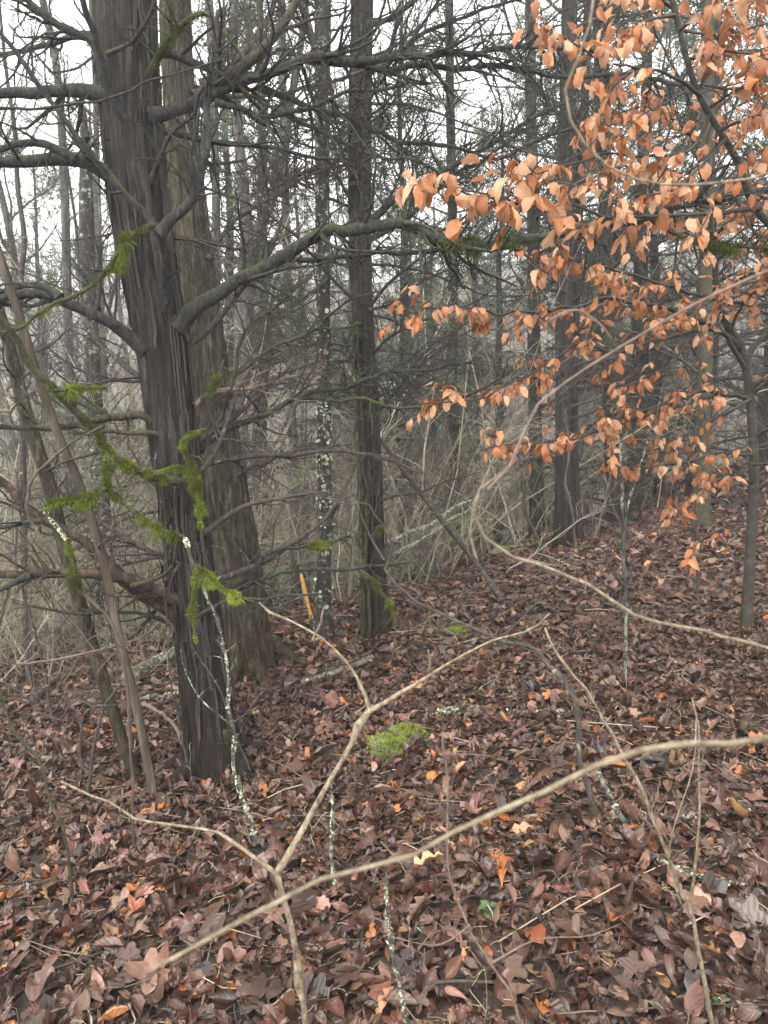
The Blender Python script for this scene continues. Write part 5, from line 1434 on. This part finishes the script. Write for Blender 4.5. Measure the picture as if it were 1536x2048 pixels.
def proto_cedar(H, r, z0):
    K = 10
    pth = np.zeros((K, 3)); pth[:, 2] = np.linspace(-.4, H, K); pth[1:, :2] += np.cumsum(rng.normal(0, .05, (K - 1, 2)), 0)
    R = r * np.linspace(1, .12, K)
    tm = trunk_mb(pth, R, 70, 20, 'strip', .3)
    bm = MB()
    a, ra = grow(pth, R, 44, 1.7, 78, 9, -.1, .28, .10, z0 / H + .12, .28, .005, taper=.2); tubes(bm, a, ra, 5)
    b_, rb = grow(a, ra, 13, .55, 50, 6, .0, .32, rmin=.0026); tubes(bm, b_, rb, 3)
    c_, rc = grow(b_, rb, 4, .22, 48, 4, .0, .32, rmin=.0015); tubes(bm, c_, rc, 3)
    cm = crown_parts(pth, R, bm, 56, 2.3, z0 / H)
    return tm, bm, cm
def make_tree(name, label, proto, group):
    t = thing(name, label, 'tree', (0, 0, 0), group)
    tm, bm, cm = proto
    part('trunk', tm, M_CEDAR if cm else M_BG, t)
    o = part('branches', bm, M_BG, t); o['kind'] = 'stuff'
    if cm:
        o = part('crown', cm, M_CROWN, t); o['kind'] = 'stuff'
    return t
def copy_tree(t, label=None):
    r = t.copy(); COL.objects.link(r)
    for ch in t.children:
        c_ = ch.copy(); COL.objects.link(c_); c_.parent = r
    return r
GC = 'green cedars in the hazy wood'
GB = 'bare grey trees in the hazy wood'
cedars = [make_tree('cedar', 'green topped cedar in the hazy wood behind the nearer trunks', proto_cedar(H, r, z0), GC) for H, r, z0 in ((9.5, .13, 3.4), (11, .15, 4.0), (8.5, .11, 2.6))]
bares = [make_tree('hardwood', 'bare grey hardwood in the hazy wood', proto_bare(H, r), GB) for H, r in ((11, .11), (13, .13), (9, .075), (7, .05))]
LC = 'dark green cedar standing in the hazy wood behind the nearer trunks'
LB = 'bare leafless grey tree standing in the hazy wood behind the nearer trunks'
first = {}
def put(kind, i, x, y, s):
    lst = cedars if kind == 'c' else bares
    src = lst[i % len(lst)]
    t = src if (kind, i % len(lst)) not in first else copy_tree(src)
    first[(kind, i % len(lst))] = 1
    t.location = (x, y, float(ground(x, y)))
    t.rotation_euler = (0, 0, rng.uniform(0, 6.28))
    t.scale = (s, s, s)
    t['label'] = LC if kind == 'c' else LB
for i, (x, y) in enumerate([(-2.4, 12.5), (-.9, 15.5), (1.5, 17), (2.9, 12.4), (3.9, 11.2), (4.9, 13.5), (6.3, 11.8), (7.6, 15), (9.2, 13), (-7.8, 17), (-1.2, 20), (.9, 19), (2.6, 20), (4.6, 18), (6.5, 20), (9, 21), (12, 19), (-2, 27), (8, 28), (5.6, 9.2), (7.4, 9.6), (10.5, 10.5), (4.4, 10.6), (.6, 15.5), (2.1, 14.6), (-1.9, 10.8), (.35, 11.0)]):
    put('c', i, x + rng.normal(0, .2), y, rng.uniform(.85, 1.15))
k = 0
for (y0, y1, n) in ((10, 16, 9), (16, 30, 18)):
    for j in range(n):
        y = rng.uniform(y0, y1); x = rng.uniform(-.95, .95) * (y * .62 + 1.5)
        if y < 20 and -.25 * y < x < .3 * y: x = x - .45 * y
        put('b', k + int(rng.integers(0, 2)), x, y, rng.uniform(.7, 1.1)); k += 1

marks = [(-1e9, 'the left edge'), (185, 'the knobby dark trunk'), (330, 'the biggest cedar'), (430, 'the ridged trunk'), (648, 'the blotched trunk'), (730, 'the straight cedar'), (1137, 'the fused cedars'), (1405, 'the algae green trunk'), (1e9, 'the right edge')]
words = ['nearest', 'second', 'third', 'fourth', 'fifth', 'sixth', 'seventh', 'eighth', 'ninth', 'tenth', 'eleventh', 'twelfth', 'thirteenth', 'fourteenth', 'fifteenth', 'sixteenth']
slots = {}
for o in list(COL.objects):
    if o.get('group') in (GC, GB):
        q = np.array([[o.location.x, o.location.y, o.location.z + 2.5]])
        px_ = float(screen(q)[0][0])
        g_ = max(i for i, m_ in enumerate(marks) if px_ > m_[0])
        slots.setdefault((o['group'], g_), []).append((o.location.y, o))
for (gr, g_), lst in slots.items():
    lst.sort(key=lambda e: e[0])
    kind_ = 'hazy green cedar' if gr == GC else 'hazy bare tree'
    for i, (_, o) in enumerate(lst):
        o['label'] = '%s %s counting back between %s and %s' % (words[min(i, 15)], kind_, marks[g_][1], marks[g_ + 1][1])

# far wood on the opposite hillside, one mass
mb = MB()
n = 1500
y = 38 + 125 * rng.random(n) ** .8; x = rng.uniform(-1, .7, n) * (y * .75 + 4)
z = ground(x, y)
H = rng.uniform(7, 14, n)
K = 4
P0 = np.stack([np.stack([x + rng.normal(0, .3, n) * f, y, z + H * f - .5], -1) for f in np.linspace(0, 1, K)], 1)
R0 = (H * .009)[:, None] * np.linspace(1, .25, K)[None]
fc = np.array([[.15, .125, .11], [.12, .105, .095], [.18, .15, .13]])[rng.integers(0, 3, n)]
tubes(mb, P0, R0, 4, fc)
a, ra = grow(P0, R0, 11, H * .28, 42, 4, .4, .2, tmin=.25, rmin=.02); tubes(mb, a, ra, 3, np.repeat(fc, 11, 0))
b_, rb = grow(a, ra, 4, 1.5, 40, 3, .3, .2, rmin=.014); tubes(mb, b_, rb, 3, np.repeat(fc, 44, 0))
mass('distant_wood', mb, M_BRUSH)

# ------------------------------------------------------------------ the wet air
hz = bpy.data.materials.new('haze')
hz.use_nodes = True
hz.node_tree.nodes.clear()
pv = hz.node_tree.nodes.new('ShaderNodeVolumePrincipled')
pv.inputs['Color'].default_value = (1.0, .99, .95, 1)
pv.inputs['Density'].default_value = .0031
pv.inputs['Anisotropy'].default_value = .2
ho = hz.node_tree.nodes.new('ShaderNodeOutputMaterial')
hz.node_tree.links.new(pv.outputs[0], ho.inputs['Volume'])
bx = np.array([[x, y, z] for z in (-34, 46) for (x, y) in ((-230, -16), (230, -16), (230, 205), (-230, 205))], float)
hb = MB().add(bx, [[0, 3, 2, 1], [4, 5, 6, 7], [0, 1, 5, 4], [1, 2, 6, 5], [2, 3, 7, 6], [3, 0, 4, 7]])
HAZE = link('haze', hb.mesh('haze', smooth=False), hz)
HAZE['kind'] = 'stuff'
print('leaves', nJ, nK, 'objects', len(bpy.data.objects))
